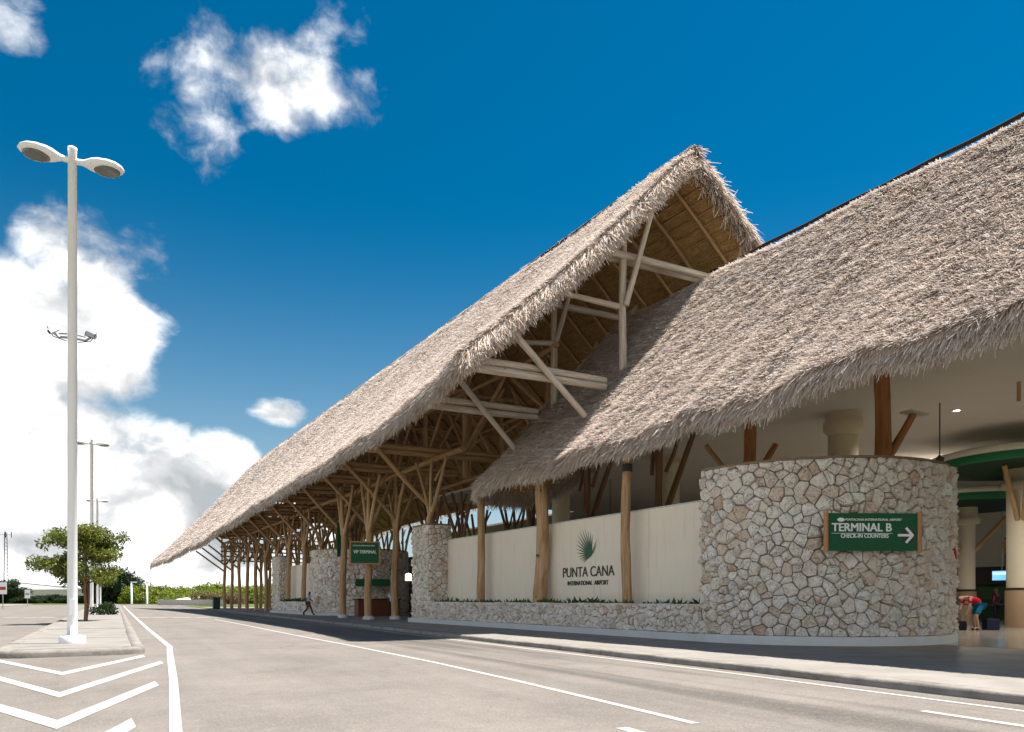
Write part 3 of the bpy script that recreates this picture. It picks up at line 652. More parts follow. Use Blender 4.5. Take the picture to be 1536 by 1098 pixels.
# ------------------------------------------------------------------ stonework
def power_cells(w, h, n, smin, smax, seed):
    rs = np.random.default_rng(seed); pts = []; rad = []
    cell = {}; tries = 0
    targets = np.sort(smin + (smax - smin) * rs.random(n * 3) ** 1.15)[::-1]
    gs = smax
    for r in targets:
        for _ in range(14):
            x, y = rs.random() * w, rs.random() * h; ok = True; ci, cj = int(x / gs), int(y / gs)
            for a in range(ci - 2, ci + 3):
                for b in range(cj - 2, cj + 3):
                    for q in cell.get((a, b), ()):
                        if (pts[q][0] - x) ** 2 + ((pts[q][1] - y) * 1.06) ** 2 < ((rad[q] + r) * .41) ** 2: ok = False; break
                    if not ok: break
                if not ok: break
            if ok:
                cell.setdefault((ci, cj), []).append(len(pts)); pts.append((x, y)); rad.append(r); break
    out = []
    for i, (x, y) in enumerate(pts):
        poly = [(0, 0), (w, 0), (w, h), (0, h)]; ci, cj = int(x / gs), int(y / gs)
        nb = [q for a in range(ci - 3, ci + 4) for b in range(cj - 3, cj + 4) for q in cell.get((a, b), ()) if q != i]
        poly = [(max(0, min(w, px)), py) for px, py in [(x - 2.2 * gs, max(0, y - 2.2 * gs)), (x + 2.2 * gs, max(0, y - 2.2 * gs)), (x + 2.2 * gs, min(h, y + 2.2 * gs)), (x - 2.2 * gs, min(h, y + 2.2 * gs))]]
        wi = .45 * (rad[i] * .41) ** 2
        for q in nb:
            qx, qy = pts[q]; wq = .45 * (rad[q] * .41) ** 2
            A, B = 2 * (qx - x), 2 * (qy - y); C = qx * qx + qy * qy - x * x - y * y - wq + wi
            new = []
            for k in range(len(poly)):
                p1, p2 = poly[k], poly[(k + 1) % len(poly)]; f1 = A * p1[0] + B * p1[1] - C; f2 = A * p2[0] + B * p2[1] - C
                if f1 <= 0: new.append(p1)
                if f1 * f2 < 0: tt = f1 / (f1 - f2); new.append((p1[0] + tt * (p2[0] - p1[0]), p1[1] + tt * (p2[1] - p1[1])))
            poly = new
            if len(poly) < 3: break
        if len(poly) >= 3:
            ar = abs(sum(poly[k][0] * poly[(k + 1) % len(poly)][1] - poly[(k + 1) % len(poly)][0] * poly[k][1] for k in range(len(poly)))) / 2
            wp = lambda a, b: (a + .05 * math.sin(9 * b + 3 * math.sin(5 * a)) * math.sin(math.pi * min(1, max(0, a / w))), b + .045 * math.sin(8 * a + 2 * math.sin(7 * b)) * min(1, 6 * b / h, 6 * (h - b) / h))
            if ar > 0.003: out.append(([wp(*q) for q in poly], ar))
    return out
def stone_geo(poly, mp, gap, proud, rs, m=12):
    P = np.array(poly); c = P.mean(0)
    d = np.linalg.norm(P - c, axis=1, keepdims=True); P = c + (P - c) * np.clip((d - gap) / d, .5, 1)
    Q = np.roll(P, -1, 0); P = np.stack([P * .87 + Q * .13, P * .13 + Q * .87], 1).reshape(-1, 2)   # knock the corners off
    if len(P) > 16: P = P[::2]
    m = len(P)
    P = c + (P - c) * (1 + rs.uniform(-.07, .03, (m, 1)))
    size = np.sqrt(((P - c) ** 2).sum(1)).mean(); pr = proud * (0.5 + 1.1 * rs.random())
    tilt = rs.normal(0, .15, 2)
    V = []
    for sc, dep, jit in ((1.0, -.01, 0), (0.92, pr * .68, .25), (0.58, pr * 1.05, .45)):
        R_ = c + (P - c) * sc * (1 + rs.uniform(-jit, jit, (m, 1)) * .35)
        dd = dep * (1 + rs.uniform(-jit, jit, m)) + ((R_ - c) @ tilt) * (dep > 0)
        V += [mp(R_[k, 0], R_[k, 1], dd[k]) for k in range(m)]
    V.append(mp(c[0], c[1], pr * (1.0 + rs.uniform(-.05, .2))))
    F = []
    for r in range(2):
        for k in range(m): k2 = (k + 1) % m; F.append((r * m + k, r * m + k2, (r + 1) * m + k2, (r + 1) * m + k))
    for k in range(m): F.append((2 * m + k, 2 * m + (k + 1) % m, 3 * m))
    return V, F
def stone_mesh(list_vf, rs, name='stone'):
    V, F, rn = [], [], []
    for v, f in list_vf:
        b = len(V); V += v; F += [tuple(b + i for i in x) for x in f]; rn += [rs.random()] * len(v)
    me = bpy.data.meshes.new(name); me.from_pydata(V, [], F); a = me.attributes.new('rnd', 'FLOAT', 'POINT'); a.data.foreach_set('value', np.array(rn, np.float32))
    me.polygons.foreach_set('use_smooth', [False] * len(F)); me.update(); return me
def lay_stones(parent, w, h, mp, n, smin, smax, seed, limit=300, gap=.012, proud=.06, vis=None, m=11):
    rs = np.random.default_rng(seed); cells = power_cells(w, h, n, smin, smax, seed)
    cells.sort(key=lambda c: -(c[1] * (vis(np.mean([p[0] for p in c[0]])) if vis else 1)))
    for poly, ar in cells[:limit]:
        obj('stone', stone_mesh([stone_geo(poly, mp, gap, proud, rs, m)], rs), M['stone'], parent)
    if len(cells) > limit:
        tag(obj('small_stones', stone_mesh([stone_geo(p, mp, gap, proud, rs, 8) for p, a in cells[limit:]], rs), M['stone'], parent), kind='stuff')
    return len(cells)
# round drum wall of the check-in hall
DC, DR = (19.4, 15.4), 4.0
drum = thing('stone_wall', 'big round wall of pale coral stone carrying the terminal sign', 'wall')
a0, a1 = R(178), R(345); arc = DR * (a1 - a0); ZB, ZT = 0.36, 4.92
def drum_map(c, rr, a0, zb): return lambda u, z, d: (c[0] + (rr + d) * math.cos(a0 + u / rr), c[1] + (rr + d) * math.sin(a0 + u / rr), zb + z)
MB().lathe([(DR, 0), (DR, ZT), (DR - .4, ZT), (DR - .4, 0)], 60, DC, a0, a1).build('core', M['mortar'], drum)
MB().lathe([(DR + .16, PV - .05), (DR + .16, .32), (DR + .13, .36), (DR - .1, .36)], 60, DC, a0, a1).build('plinth', M['plinth'], drum)
MB().lathe([(DR + .03, ZT - .01), (DR + .035, ZT + .05), (DR - .45, ZT + .06)], 60, DC, a0, a1).build('coping', M['coping'], drum)
arc_map = drum_map(DC, DR, a0, ZB)
print('drum stones', lay_stones(drum, arc, ZT - ZB - .01, arc_map, 1400, .12, .45, 11, 300, .004, .085, vis=lambda u: 1.0 if u < 8.6 else .1))
# planter in front of the cream wall
PX, PY0, PY1 = 15.4, 15.55, 34.1; PT = 1.14
planter = thing('planter_wall', 'long low coral-stone planter between round wall and square pillar', 'planter')
MB().box(PX, PX + .22, PY0, PY1, 0, PT - .01).build('core', M['mortar'], planter)
MB().box(PX - .16, PX + .02, PY0 - .3, PY1 + 2.3, PV - .05, .34).build('plinth', M['plinth'], planter)
MB().box(PX + .22, 16.36, PY0, PY1, 0, PT - .08).build('soil', M['soil'], planter)
wm = lambda u, z, d: (PX - d, PY1 - u, .34 + z)
print('planter stones', lay_stones(planter, PY1 - PY0, PT - .34, wm, 1500, .10, .33, 12, 300, .004, .06, vis=lambda u: (9 + u) ** 2 / 400, m=9))
for y in np.arange(PY0 + .02, PY1 - .3, .46):
    o = bevel(MB().box(PX - .035 - random.uniform(0, .02), PX + .26, y, y + random.uniform(.40, .445), PT - .015, PT + .03 + random.uniform(0, .02)).mesh(), .012, 1)
    a = o.attributes.new('rnd', 'FLOAT', 'POINT'); a.data.foreach_set('value', [random.random()] * len(o.vertices)); obj('coping_stone', o, M['stone'], planter)
# square pillar at the far end of the planter
def pillar(x0, x1, y0, y1, zt, label, seed, big):
    p = thing('stone_pillar', label, 'pillar')
    MB().box(x0, x1, y0, y1, 0, zt).build('core', M['mortar'], p); MB().box(x0 - .03, x1 + .03, y0 - .03, y1 + .03, zt + .003, zt + .07).build('coping', M['coping'], p)
    f1 = lambda u, z, d: (x0 - d, y1 - u, .3 + z); f2 = lambda u, z, d: (x0 + u, y0 - d, .3 + z)
    lay_stones(p, y1 - y0, zt - .31, f1, 420, .13, .40, seed, 170, .004, .075, m=9); lay_stones(p, x1 - x0, zt - .31, f2, 360, .13, .40, seed + 1, 150, .004, .075, m=9)
    return p
pillar(15.4, 16.6, 34.1, 36.1, 5.0, 'square coral-stone pillar at the end of the cream wall with log tree on top', 31, True)
# second wing: drum, planter, pillar
DC2 = (19.0, 54.8); DR2 = 3.6
drum2 = thing('stone_wall', 'smaller-looking distant round stone wall behind the hanging green sign', 'wall')
b0, b1 = R(178), R(350)
MB().lathe([(DR2, 0), (DR2, 4.85), (DR2 - .4, 4.85)], 40, DC2, b0, b1).build('core', M['mortar'], drum2)
MB().lathe([(DR2 + .16, PV - .05), (DR2 + .16, .34), (DR2 - .1, .36)], 40, DC2, b0, b1).build('plinth', M['plinth'], drum2)
MB().lathe([(DR2 + .03, 4.84), (DR2 + .035, 4.9), (DR2 - .45, 4.91)], 40, DC2, b0, b1).build('coping', M['coping'], drum2)
lay_stones(drum2, DR2 * (b1 - b0), 4.48, drum_map(DC2, DR2, b0, .36), 800, .17, .52, 13, 300, .004, .065, vis=lambda u: 1.0 if u < 7 else .1, m=8)
pl2 = thing('planter_wall', 'distant low stone planter between the far round wall and far pillar', 'planter')
MB().box(15.4, 16.3, 55.0, 64.6, 0, 1.1).build('core', M['mortar'], pl2); MB().box(15.24, 15.42, 54.7, 67.2, PV - .05, .34).build('plinth', M['plinth'], pl2)
lay_stones(pl2, 9.6, .78, lambda u, z, d: (15.4 - d, 64.6 - u, .34 + z), 300, .2, .45, 14, 200, .01, .05, m=8)
pillar(15.4, 16.5, 64.6, 66.8, 4.9, 'distant square stone pillar standing past the far planter', 33, False)

# ------------------------------------------------------------------ cream walls
def wall_text(body, size, loc, parent, name, m, rot=None, extr=.012, off=0.0, align='CENTER', sx=1.0, shear=0.0, bold=0.0):
    cu = bpy.data.curves.new(name, 'FONT'); cu.body = body; cu.size = size; cu.extrude = extr; cu.offset = off; cu.align_x = align; cu.align_y = 'CENTER'; cu.shear = shear
    o = bpy.data.objects.new(name, cu); col.objects.link(o); bpy.context.view_layer.update()
    me = bpy.data.meshes.new_from_object(o.evaluated_get(bpy.context.evaluated_depsgraph_get())); bpy.data.objects.remove(o); bpy.data.curves.remove(cu)
    if bold:                                                     # heavier strokes: the same glyphs laid again a hair aside
        bm = bmesh.new(); bm.from_mesh(me); geo = bm.verts[:] + bm.edges[:] + bm.faces[:]
        for q, (dx, dy) in enumerate(((bold, 0), (0, bold * .6), (bold, bold * .6))):
            r_ = bmesh.ops.duplicate(bm, geom=geo); bmesh.ops.translate(bm, verts=[v for v in r_['geom'] if isinstance(v, bmesh.types.BMVert)], vec=(dx, dy, .0007 * (q + 1)))
        bm.to_mesh(me); bm.free()
    p = obj(name, me, m, parent); p.matrix_world = Matrix.Translation(loc) @ (rot or Matrix()) @ Matrix.Diagonal((sx, 1, 1, 1)); return p
ROT_W = Matrix(((0, 0, -1, 0), (-1, 0, 0, 0), (0, 1, 0, 0), (0, 0, 0, 1)))      # text on a wall that faces the road (-X)
WX = 16.4
cw = thing('panel_wall', 'smooth cream wall of panels with green palm emblem above stone planter', 'wall')
edges = [15.0, 18.95, 23.85, 28.75, 34.1]
for a, b in zip(edges[:-1], edges[1:]):
    me = bevel(MB().box(WX, WX + .18, a + .006, b - .006, .9, 4.25).mesh(), .006, 1); obj('panel', me, M['cream'], cw)
MB().box(WX - .02, WX + .2, 15.0, 34.1, 4.253, 4.285).build('capping', M['plinth'], cw)
wall_text('PUNTA CANA', .53, (WX - .014, 22.32, 2.30), cw, 'lettering', M['logo_letter'], ROT_W, sx=.94)
wall_text('INTERNATIONAL  AIRPORT', .235, (WX - .014, 22.32, 1.90), cw, 'lettering', M['logo_letter'], ROT_W, sx=.86)
fr = MB()                                                        # fan palm emblem
base = Vector((22.06, 2.90))                                      # (y, z) where the ribs meet
def frond(ang, L, w, curve=0.0):
    n = 6; top, bot = [], []
    for i in range(n + 1):
        t = i / n; a = ang + curve * t
        p = base + Vector((-math.cos(a), math.sin(a))) * (L * t); nr = Vector((math.sin(a), math.cos(a)))
        ww = w * (math.sin(math.pi * min(1, t * .9 + .12)) ** .8) * (1 - t * .55)
        top.append(p + nr * ww / 2); bot.append(p - nr * ww / 2)
    pts = top + bot[::-1]; frond.k = getattr(frond, 'k', 0) + 1; v = [(WX - .008 - .0009 * frond.k, q.x, q.y) for q in pts]
    fr.poly(v, [(i, i + 1, 2 * n - i, 2 * n + 1 - i) for i in range(n)])
for k in range(15):
    a = 86 + k * 8.3; L = float(np.interp(a, [86, 100, 112, 129, 150, 168, 185, 205], [.78, .95, 1.12, 1.26, 1.14, 1.0, .78, .52])); frond(R(a + 5 - k * .6), L, .085 - .02 * k / 14, R(-6 + k * 1.0))
frond(R(62), .70, .05, R(-4)); frond(R(46), .55, .045, R(6))
for k in range(6): frond(R(100 + k * 15), .36, .12)              # solid heart of the fan
fr.build('palm_emblem', M['logo_green'], cw)
cw2 = thing('panel_wall', 'distant cream wall panels behind the far planter', 'wall')
for a, b in ((54.6, 57.9), (57.9, 61.2), (61.2, 64.6)):
    obj('panel', bevel(MB().box(16.35, 16.5, a + .01, b - .01, .9, 4.1).mesh(), .006, 1), M['cream'], cw2)

# ------------------------------------------------------------------ terminal sign on the drum
ang = math.atan2(11.84 - DC[1], 17.49 - DC[0]); nrm = Vector((math.cos(ang), math.sin(ang), 0)); tg = Vector((-nrm.y, nrm.x, 0))
if tg.dot(Vector((CC, -SS, 0))) < 0: tg = -tg
cen = Vector((DC[0], DC[1], 0)) + nrm * (DR + .27); cen.z = 3.0
MS = Matrix((( tg.x, 0, nrm.x, cen.x), (tg.y, 0, nrm.y, cen.y), (0, 1, 0, cen.z), (0, 0, 0, 1)))
sg = thing('terminal_sign', 'green terminal B check-in sign with white arrow on round stone wall', 'sign')
def spart(name, mb, m): o = mb.build(name, m, sg); o.matrix_world = MS; return o
SW, SH = 2.30, .94
spart('board', MB().xbox(Matrix.Translation((0, 0, -.02)), SW, SH, .04), M['sign_green'])
for s_ in (-1, 1):
    o = MB().tube([(s_ * (SW / 2 + .045), -SH / 2 - .04, -.01), (s_ * (SW / 2 + .045), 0, -.01), (s_ * (SW / 2 + .045), SH / 2 + .04, -.01)], [.062, .058, .06], 8).build('timber_post', M['sign_timber'], sg); o.matrix_world = MS
    o = MB().xbox(Matrix.Translation((s_ * .9, 0, -.13)), .06, .5, .18).build('bracket', M['dark_metal'], sg); o.matrix_world = MS
def stext(body, size, x, y, off=0.0, sx=1.0, shear=0.0, align='LEFT'):
    o = wall_text(body, size, (0, 0, 0), sg, 'lettering', M['sign_white'], None, .003, 0.0, align, 1, shear, bold=off); o.matrix_world = MS @ Matrix.Translation((x, y, .005)) @ Matrix.Diagonal((sx, 1, 1, 1))
stext('PUNTACANA INTERNATIONAL AIRPORT', .078, -.72, .305, .003, 1.0, .25)
stext('TERMINAL B', .285, -1.06, .10, .016, .97)
stext('CHECK-IN COUNTERS', .142, -.83, -.105, .008, .85)
spart('rule_line', MB().xbox(Matrix.Translation((-.28, -.035, .004)), 1.56, .010, .004), M['sign_white'])
spart('emblem', MB().poly([(-.82 + .085 * math.cos(a) * (1 + .15 * math.cos(2 * a)), .305 + .052 * math.sin(a), .004) for a in np.linspace(0, 2 * math.pi, 18, endpoint=False)], [tuple(range(18))]), M['sign_white'])
spart('arrow_disc', MB().poly([(.90 + .19 * math.cos(a), -.08 + .21 * math.sin(a), .003) for a in np.linspace(0, 2 * math.pi, 28, endpoint=False)], [tuple(range(28))]), M['sign_dot'])
ar = MB(); ar.xbox(Matrix.Translation((.82, -.08, .008)), .38, .062, .006)
for s_ in (-1, 1): ar.xbox(Matrix.Translation((.93, -.08 + s_ * .088, .0085 + s_ * .0004)) @ Matrix.Rotation(s_ * R(-48), 4, 'Z'), .27, .066, .006)
spart('arrow', ar, M['sign_white'])
# small red alarm light on the drum
aa = R(293.5); pa = (DC[0] + (DR + .09) * math.cos(aa), DC[1] + (DR + .09) * math.sin(aa))
tag(MB().tube([(pa[0] - .05, pa[1], 2.75), (pa[0], pa[1], 2.60), (pa[0] + .06, pa[1], 2.42)], [.045, .06, .04], 7).build('wall_light', M['red_light']), 'small red fitting on the edge of the round stone wall', 'fitting')

# ------------------------------------------------------------------ log columns
def trunk_col(x, y, z0, z1, r, m, label, group=None, bend=.08, knots=0, base=False, flare=1.0, band=False):
    t = thing('log_column', label, 'column', (x, y, 0), 0, group)
    n = 9; ph = random.random() * 6
    pts = [(bend * math.sin(ph + i * .55), bend * math.cos(ph * 2 + i * .5), z0 + (z1 - z0) * i / n) for i in range(n + 1)]
    rr = [r * (flare - (flare - .9) * i / n) * (1 + .05 * math.sin(ph + i * 1.9)) for i in range(n + 1)]
    MB().tube(pts, rr, 12, True, .035).build('trunk', m, t)
    if base: MB().lathe([(r * 1.55, PV - .04), (r * 1.6, PV + .12), (r * 1.3, PV + .2), (0, PV + .21)], 16).build('footing', M['plinth'], t)
    if band: MB().tube([(pts[-1][0], pts[-1][1], z1 - .38), (pts[-1][0], pts[-1][1], z1 - .12)], r * .98, 12).build('collar', M['dark_metal'], t)
    return t
trunk_col(15.95, 19.53, PT - .1, 5.9, .17, M['log_pale'] if False else M['log_brown'], 'slim straight log column right beside the airport lettering, rising to thatch', band=True, bend=.03)
c1 = trunk_col(15.95, 24.73, PT - .1, 5.9, .25, M['log_brown'], 'thick knotty log column left of the palm emblem on the cream wall', bend=.11, flare=1.12)
MB().tube([(-.20, -.05, 3.0), (-.30, -.09, 3.03)], [.07, .02], 7).build('knot', M['log_dark'], c1)
trunk_col(15.95, 29.7, PT - .1, 5.9, .18, M['log_brown'], 'slim log column in the planter nearest the square stone pillar', bend=.03)
def tree_col(x, y, r, label, group=None, z0=PV, zf=5.3, zt=8.0, m='log_brown', base=True, arms=((0, -1.5), (0, 0.05), (0, 1.5)), side=None, rot=0.0):
    t = trunk_col(x, y, z0, zf, r, M[m], label, group, bend=.05, base=base, flare=1.08)
    ca, sa = math.cos(rot), math.sin(rot)
    ends = list(arms) + ([side] if side else [])
    for ax, ay in ends:
        a2, b2 = ax * ca - ay * sa, ax * sa + ay * ca
        k = 0.12 if abs(ay) + abs(ax) > .5 else 0.0
        log('branch', (a2 * k, b2 * k, zf - .25 - random.uniform(0, .3)), (a2 + random.uniform(-.15, .15), b2 + random.uniform(-.15, .15), zt - random.uniform(0, .15)), r * .62, r * .48, M[m], t, random.uniform(.03, .12), 7)
    for s_ in (1, -1):                                                   # short forks on the arms
        ay = 1.5 * s_ * random.uniform(.5, .7)
        log('branch', (0, ay * .55, zf + (zt - zf) * .5), (random.uniform(.3, .8), ay * 1.1, zt - .1), r * .4, r * .3, M[m], t, .04, 6)
    return t
for i, y in enumerate(COLY):
    if i < 3: continue
    if i == 3:
        tree_col(15.95, 35.1, .17, 'short forked log tree standing on the square stone pillar', None, 5.05, 6.0, 8.5, base=False); continue
    lab = {4: 'forked log column on white footing beside the entrance gap and green sign', 5: 'forked log column on white footing holding the left edge of the green sign',
           6: 'forked log column carrying the narrow green banner before the far round wall', 7: 'forked log column rising out of the far round stone wall',
           8: 'forked log column rising from the far planter next to the far round wall', 9: 'forked log column rising from the middle of the far planter'}.get(i, 'bare forked log column on the open pavement past the far stone pillar')
    k = CX / 16.5; inp = i in (8, 9)
    # columns in front of the far wall stand clear of it
    xx = CX if i < 5 or i > 9 else (15.0 if i in (5, 6) else 17.6 if i == 7 else 15.85)
    u = 768 + FPX * (CX * CC - y * SS) / (y * CC + CX * SS); kk = (u - 768) / FPX; yy = xx * (CC - kk * SS) / (kk * CC + SS)
    tree_col(xx, yy, .21 if i < 7 else .18, lab, 'log columns past the far pillar' if i > 9 else None, 1.0 if inp else 4.8 if i == 7 else PV, 5.75 if i != 7 else 5.9, 8.55 - .009 * (y - 33), 'log_brown', base=i in (4, 5, 6), side=(1.5, 0.1), arms=((.05, -1.5), (0, 0.05), (.05, 1.5)))
for i in (14, 15, 16):                                # the last columns brace out to the eave
    roof_log('strut', (CX, COLY[i], 4.6), (13.3, COLY[i] + .2, 7.2 - .1 * (i - 14)), .10, .09, M['log_brown'])
# inner row behind the cream wall and under the upper roof
for i, y in enumerate((13.5, 18.5)):
    t = trunk_col(20.5, y, PV, 8.1, .24, M['log_orange'], ('orange-brown log column rising above the terminal sign, with one brace', 'orange-brown log column rising above the left part of the round stone wall')[i])
    log('brace', (.05, 0, 5.1), (.95, -.42, 6.75), .13, .11, M['log_orange'], t)
    if i == 0: MB().box(.55, 1.45, -.62, -.25, 6.76, 6.82).build('brace_plate', M['ceiling'], t)
    if i: log('brace', (0, .1, 5.0), (-.5, 1.5, 6.9), .10, .09, M['log_brown'], t)
for i, y in enumerate((23.2, 28.1, 32.9)):
    tree_col(20.6, y, .22, ('dark forked log tree behind the last panel before the round wall', 'dark forked log tree behind the emblem panel, inside the hall', 'dark forked log tree inside the hall between the thick and slim columns')[i], None, PV, 4.8, 8.0, 'log_dark', base=False, arms=((-.9, -1.1), (0, .05), (.9, 1.1)), side=(1.0, -1.0))
for xx in (20.7, 27.0):
    for i in range(4, 17):
        if xx < 22 and i in (6, 7): continue
        tree_col(xx, COLY[i] - .3, .19, 'forked log column in the inner rows deep under the upper roof', 'inner rows of log columns', PV, 5.0, 7.95, 'log_dark' if i < 9 else 'log_brown', base=False, side=(-1.3, .1))
# open log lattice closing the far end of the upper roof
LY = COLY[16] + 1.0
lat = thing('log_lattice', 'open log lattice screen against the sky under the far roof end', 'lattice', (21, LY, 0))
def lat_x(z): return RX - (RX - 12.4) * (19.0 - z - .9) / (19.0 - 7.6)
for z in np.arange(6.0, 14, .55): log('rail', (max(lat_x(z), CX - .4) - 21 + .1, 0, z + random.uniform(-.05, .05)), (2 * RX - 21 - lat_x(z) - .1, .2, z + random.uniform(-.08, .08)), .10, .09, M['log_brown'], lat, .03, 6)
for x in np.arange(-4.6, 6.6, 1.3):
    zt = min(14.0, 19.0 - .9 - (RX - (21 - abs(x))) * (19.0 - 7.6) / (RX - 12.4)); log('upright', (x, .2, 5.6), (x + random.uniform(-.2, .2), .25, zt), .09, .08, M['log_brown'], lat, .05, 6)

# ------------------------------------------------------------------ hall interior
hall = empty('hall_ceiling'); tag(hall, kind='structure')
MB().box(17.7, 60, -12, 28.5, 8.1, 8.25).build('soffit', M['ceiling'], hall)
MB().box(21.5, 60, 28.503, 48, 8.11, 8.26).build('soffit', M['ceiling'], hall)
MB().box(34.0, 60, 48.003, 78, 8.1, 8.25).build('soffit', M['ceiling'], hall)
hw = tag(MB().box(52, 52.3, -14, 80, 0, 8.09).build('hall_wall', M['ceiling']), 'cream back wall of the check-in hall behind counters', 'wall')
rc = []
for i, y in enumerate((8.4, 17.6, 26.9, 35.9)):
    t = thing('round_column', 'plain round cream column with capital inside the hall behind the log trees', 'column', (24.5, y, 0), 0, 'round columns behind the stone walls')
    MB().lathe([(.52, PV), (.52, 7.3)], 28).build('shaft', M['column_cream'], t)
    MB().lathe([(.52, 7.3), (.68, 7.5), (.68, 7.8), (.62, 7.85), (.62, 8.1)], 28).build('capital', M['column_cream'], t)
def disc_column(x, y, r, zd, rd, label, sd):
    t = thing('round_column', label, 'column', (x, y, 0))
    MB().lathe([(r, 1.75), (r, zd - .85)], 28).build('shaft', M['column_cream'], t)
    MB().lathe([(r + .05, PV), (r + .05, 1.70), (r + .02, 1.75)], 28).build('base_cladding', M['column_base'], t)
    MB().lathe([(r + .07, 1.69), (r + .07, 1.78)], 28).build('base_band', M['dark_wall'], t)
    MB().lathe([(r, zd - .85), (r + .20, zd - .78), (r + .20, zd - .5), (r + .1, zd - .45), (r + .1, zd)], 28).build('capital', M['column_cream'], t)
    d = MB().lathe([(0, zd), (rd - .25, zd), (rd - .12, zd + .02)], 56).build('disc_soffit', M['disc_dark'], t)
    MB().lathe([(rd - .12, zd + .02), (rd, zd + .10), (rd, zd + .34)], 56).build('disc_rim', M['disc_green'], t)
    MB().lathe([(rd, zd + .343), (rd + .14, zd + .40), (rd + .14, zd + .58), (0, zd + .59)], 56).build('disc_top', M['white_wall'], t)
    for k, a in enumerate(sd):
        ca, sa = math.cos(a), math.sin(a)
        log('strut', (ca * r * .9, sa * r * .9, zd - 2.1), (ca * (rd * .62), sa * (rd * .62), zd - .02), .11, .10, M['log_brown'], t, 0, 7)
    return t
va = math.atan2(-CC, -SS)                                     # back towards the camera
disc_column(34.3, 16.2, .58, 6.7, 3.3, 'thick round column under the large green disc at the edge of the hall', (va - .9, va - .5, va + 1.0))
disc_column(37.7, 20.3, .37, 5.75, 3.4, 'slimmer round column under the deeper green disc behind the bending person', (va - 1.4, va + 1.3))
lf = MB()
for k in range(11):                                            # woven leaf ornament hanging behind the slim column
    a = R(-112 + k * 4.4); lf.poly([(0, 0, 0), (.10 * math.cos(a) - .06, 0, -.8), (1.9 * math.cos(a), 0.02 * k, 1.9 * math.sin(a)), (.10 * math.cos(a) + .10, 0, -.8)], [(0, 1, 2, 3)])
o = lf.build('leaf_hanging', M['leaf_orange']); o.location = (41.2, 20.0, 5.4); o.rotation_euler = (0, 0, -TH); tag(o, 'orange and green leaf-shaped hanging beside the slimmer round column', 'hanging')
pa_ = thing('wall_painting', 'small teal painting on the cream hall wall', 'painting', (51.98, 24.6, 3.2))
MB().box(-.03, 0, -.9, .9, 0, 2.0).build('canvas', M['paint_teal'], pa_); MB().box(-.05, -.002, -.98, -.905, -.08, 2.08).build('frame_side', M['dark_metal'], pa_); MB().box(-.05, -.002, .905, .98, -.08, 2.08).build('frame_side', M['dark_metal'], pa_)
ct = thing('check_in_counter', 'long dark green check-in counter below hanging screens', 'counter', (46.5, 18, 0))
MB().box(0, .8, -12, 9, PV, 1.2).build('desk', M['counter_green'], ct); MB().box(-.1, .9, -12, 9, 1.203, 1.27).build('top', M['dark_wall'], ct)
MB().box(1.6, 1.9, -12, 9, PV, 2.2).build('back_panel', M['counter_green'], ct); MB().box(1.3, 2.0, -12, 9, 2.2, 3.25).build('back_fascia', M['dark_wall'], ct)
for k in range(8):
    t = thing('display_screen', 'blue flight display screen hanging above the check-in counter', 'screen', (46.3, 8.6 + k * 2.05, 2.35), 0, 'screens above the counter')
    MB().box(-.03, .03, -.55, .55, 0, .62).build('bezel', M['black'], t); MB().box(-.045, -.031, -.51, .51, .04, .58).build('display', M['screen'], t); MB().box(-.052, -.046, -.48, .48, .36, .50).build('banner', M['screen_pale'], t)
    MB().tube([(0, 0, .62), (0, 0, 4.1)], .025, 6).build('hanger', M['grey_metal'], t)
# queue posts and rope
qs = [(34.2, 18.6), (35.5, 17.4), (36.8, 16.3), (33.0, 19.8)]
for k, (x, y) in enumerate(qs):
    t = thing('queue_post', 'slim metal queue post with belt on the polished hall floor', 'queue post', (x, y, PV), 0, 'queue posts by the counters')
    MB().lathe([(.17, .006), (.17, .03), (.03, .05), (.025, .06), (.025, .93), (.035, .94), (.035, 1.0), (0, 1.01)], 14).build('post', M['grey_metal'], t)
    if k < 2:
        d = Vector((qs[k + 1][0] - x, qs[k + 1][1] - y, 0)); MB().tube([(0, 0, .95), d * .5 + Vector((0, 0, .93)), d + Vector((0, 0, .95))], .022, 5).build('belt', M['rope'], t)
# lanterns and downlights
for k, (x, y, zb) in enumerate(((26.5, 33.9, 5.15), (26.0, 14.9, 5.95))):
    t = thing('hanging_lantern', ('small dark lantern hanging on a rod above the far cream panel', 'small dark lantern hanging beside the edge of the round stone wall')[k], 'lantern', (x, y, zb))
    MB().tube([(0, 0, .35), (0, 0, 8.1 - zb)], .025, 6).build('rod', M['dark_metal'], t); MB().lathe([(.03, .36), (.16, .22), (.14, .2), (.10, 0), (.02, -.05)], 8).build('body', M['dark_metal'], t)
for k, (x, y) in enumerate(((27.4, 15.1), (33.0, 9.0), (36.5, 23.5))):  # second and third downlights are added out of sight to brighten the hall
    t = thing('ceiling_light', ('lit round downlight in the grey ceiling above the terminal sign', 'added round downlight out of view over the hall floor', 'added round downlight hidden over the hall behind the stone wall')[k], 'light', (x, y, 8.05))
    MB().lathe([(.17, .05), (.19, .0), (.12, -.005), (.12, .04)], 18).build('ring', M['white_paint'], t); MB().lathe([(.115, .02), (0, .015)], 18).build('bulb', M['lamp_glow'], t)
    l = bpy.data.lights.new('downlight', 'SPOT'); l.energy = 650; l.spot_size = R(150); l.spot_blend = .6; l.color = (1, .93, .82); l.shadow_soft_size = .1
    lo = bpy.data.objects.new('downlight', l); col.objects.link(lo); lo.parent = t; lo.location = (0, 0, -.05)
tag(MB().tube([(25.6, 12.2, 8.1), (25.6, 12.2, 7.5)], .06, 8).build('ceiling_pendant', M['log_brown']), 'short brown stub hanging from the grey ceiling', 'pendant')
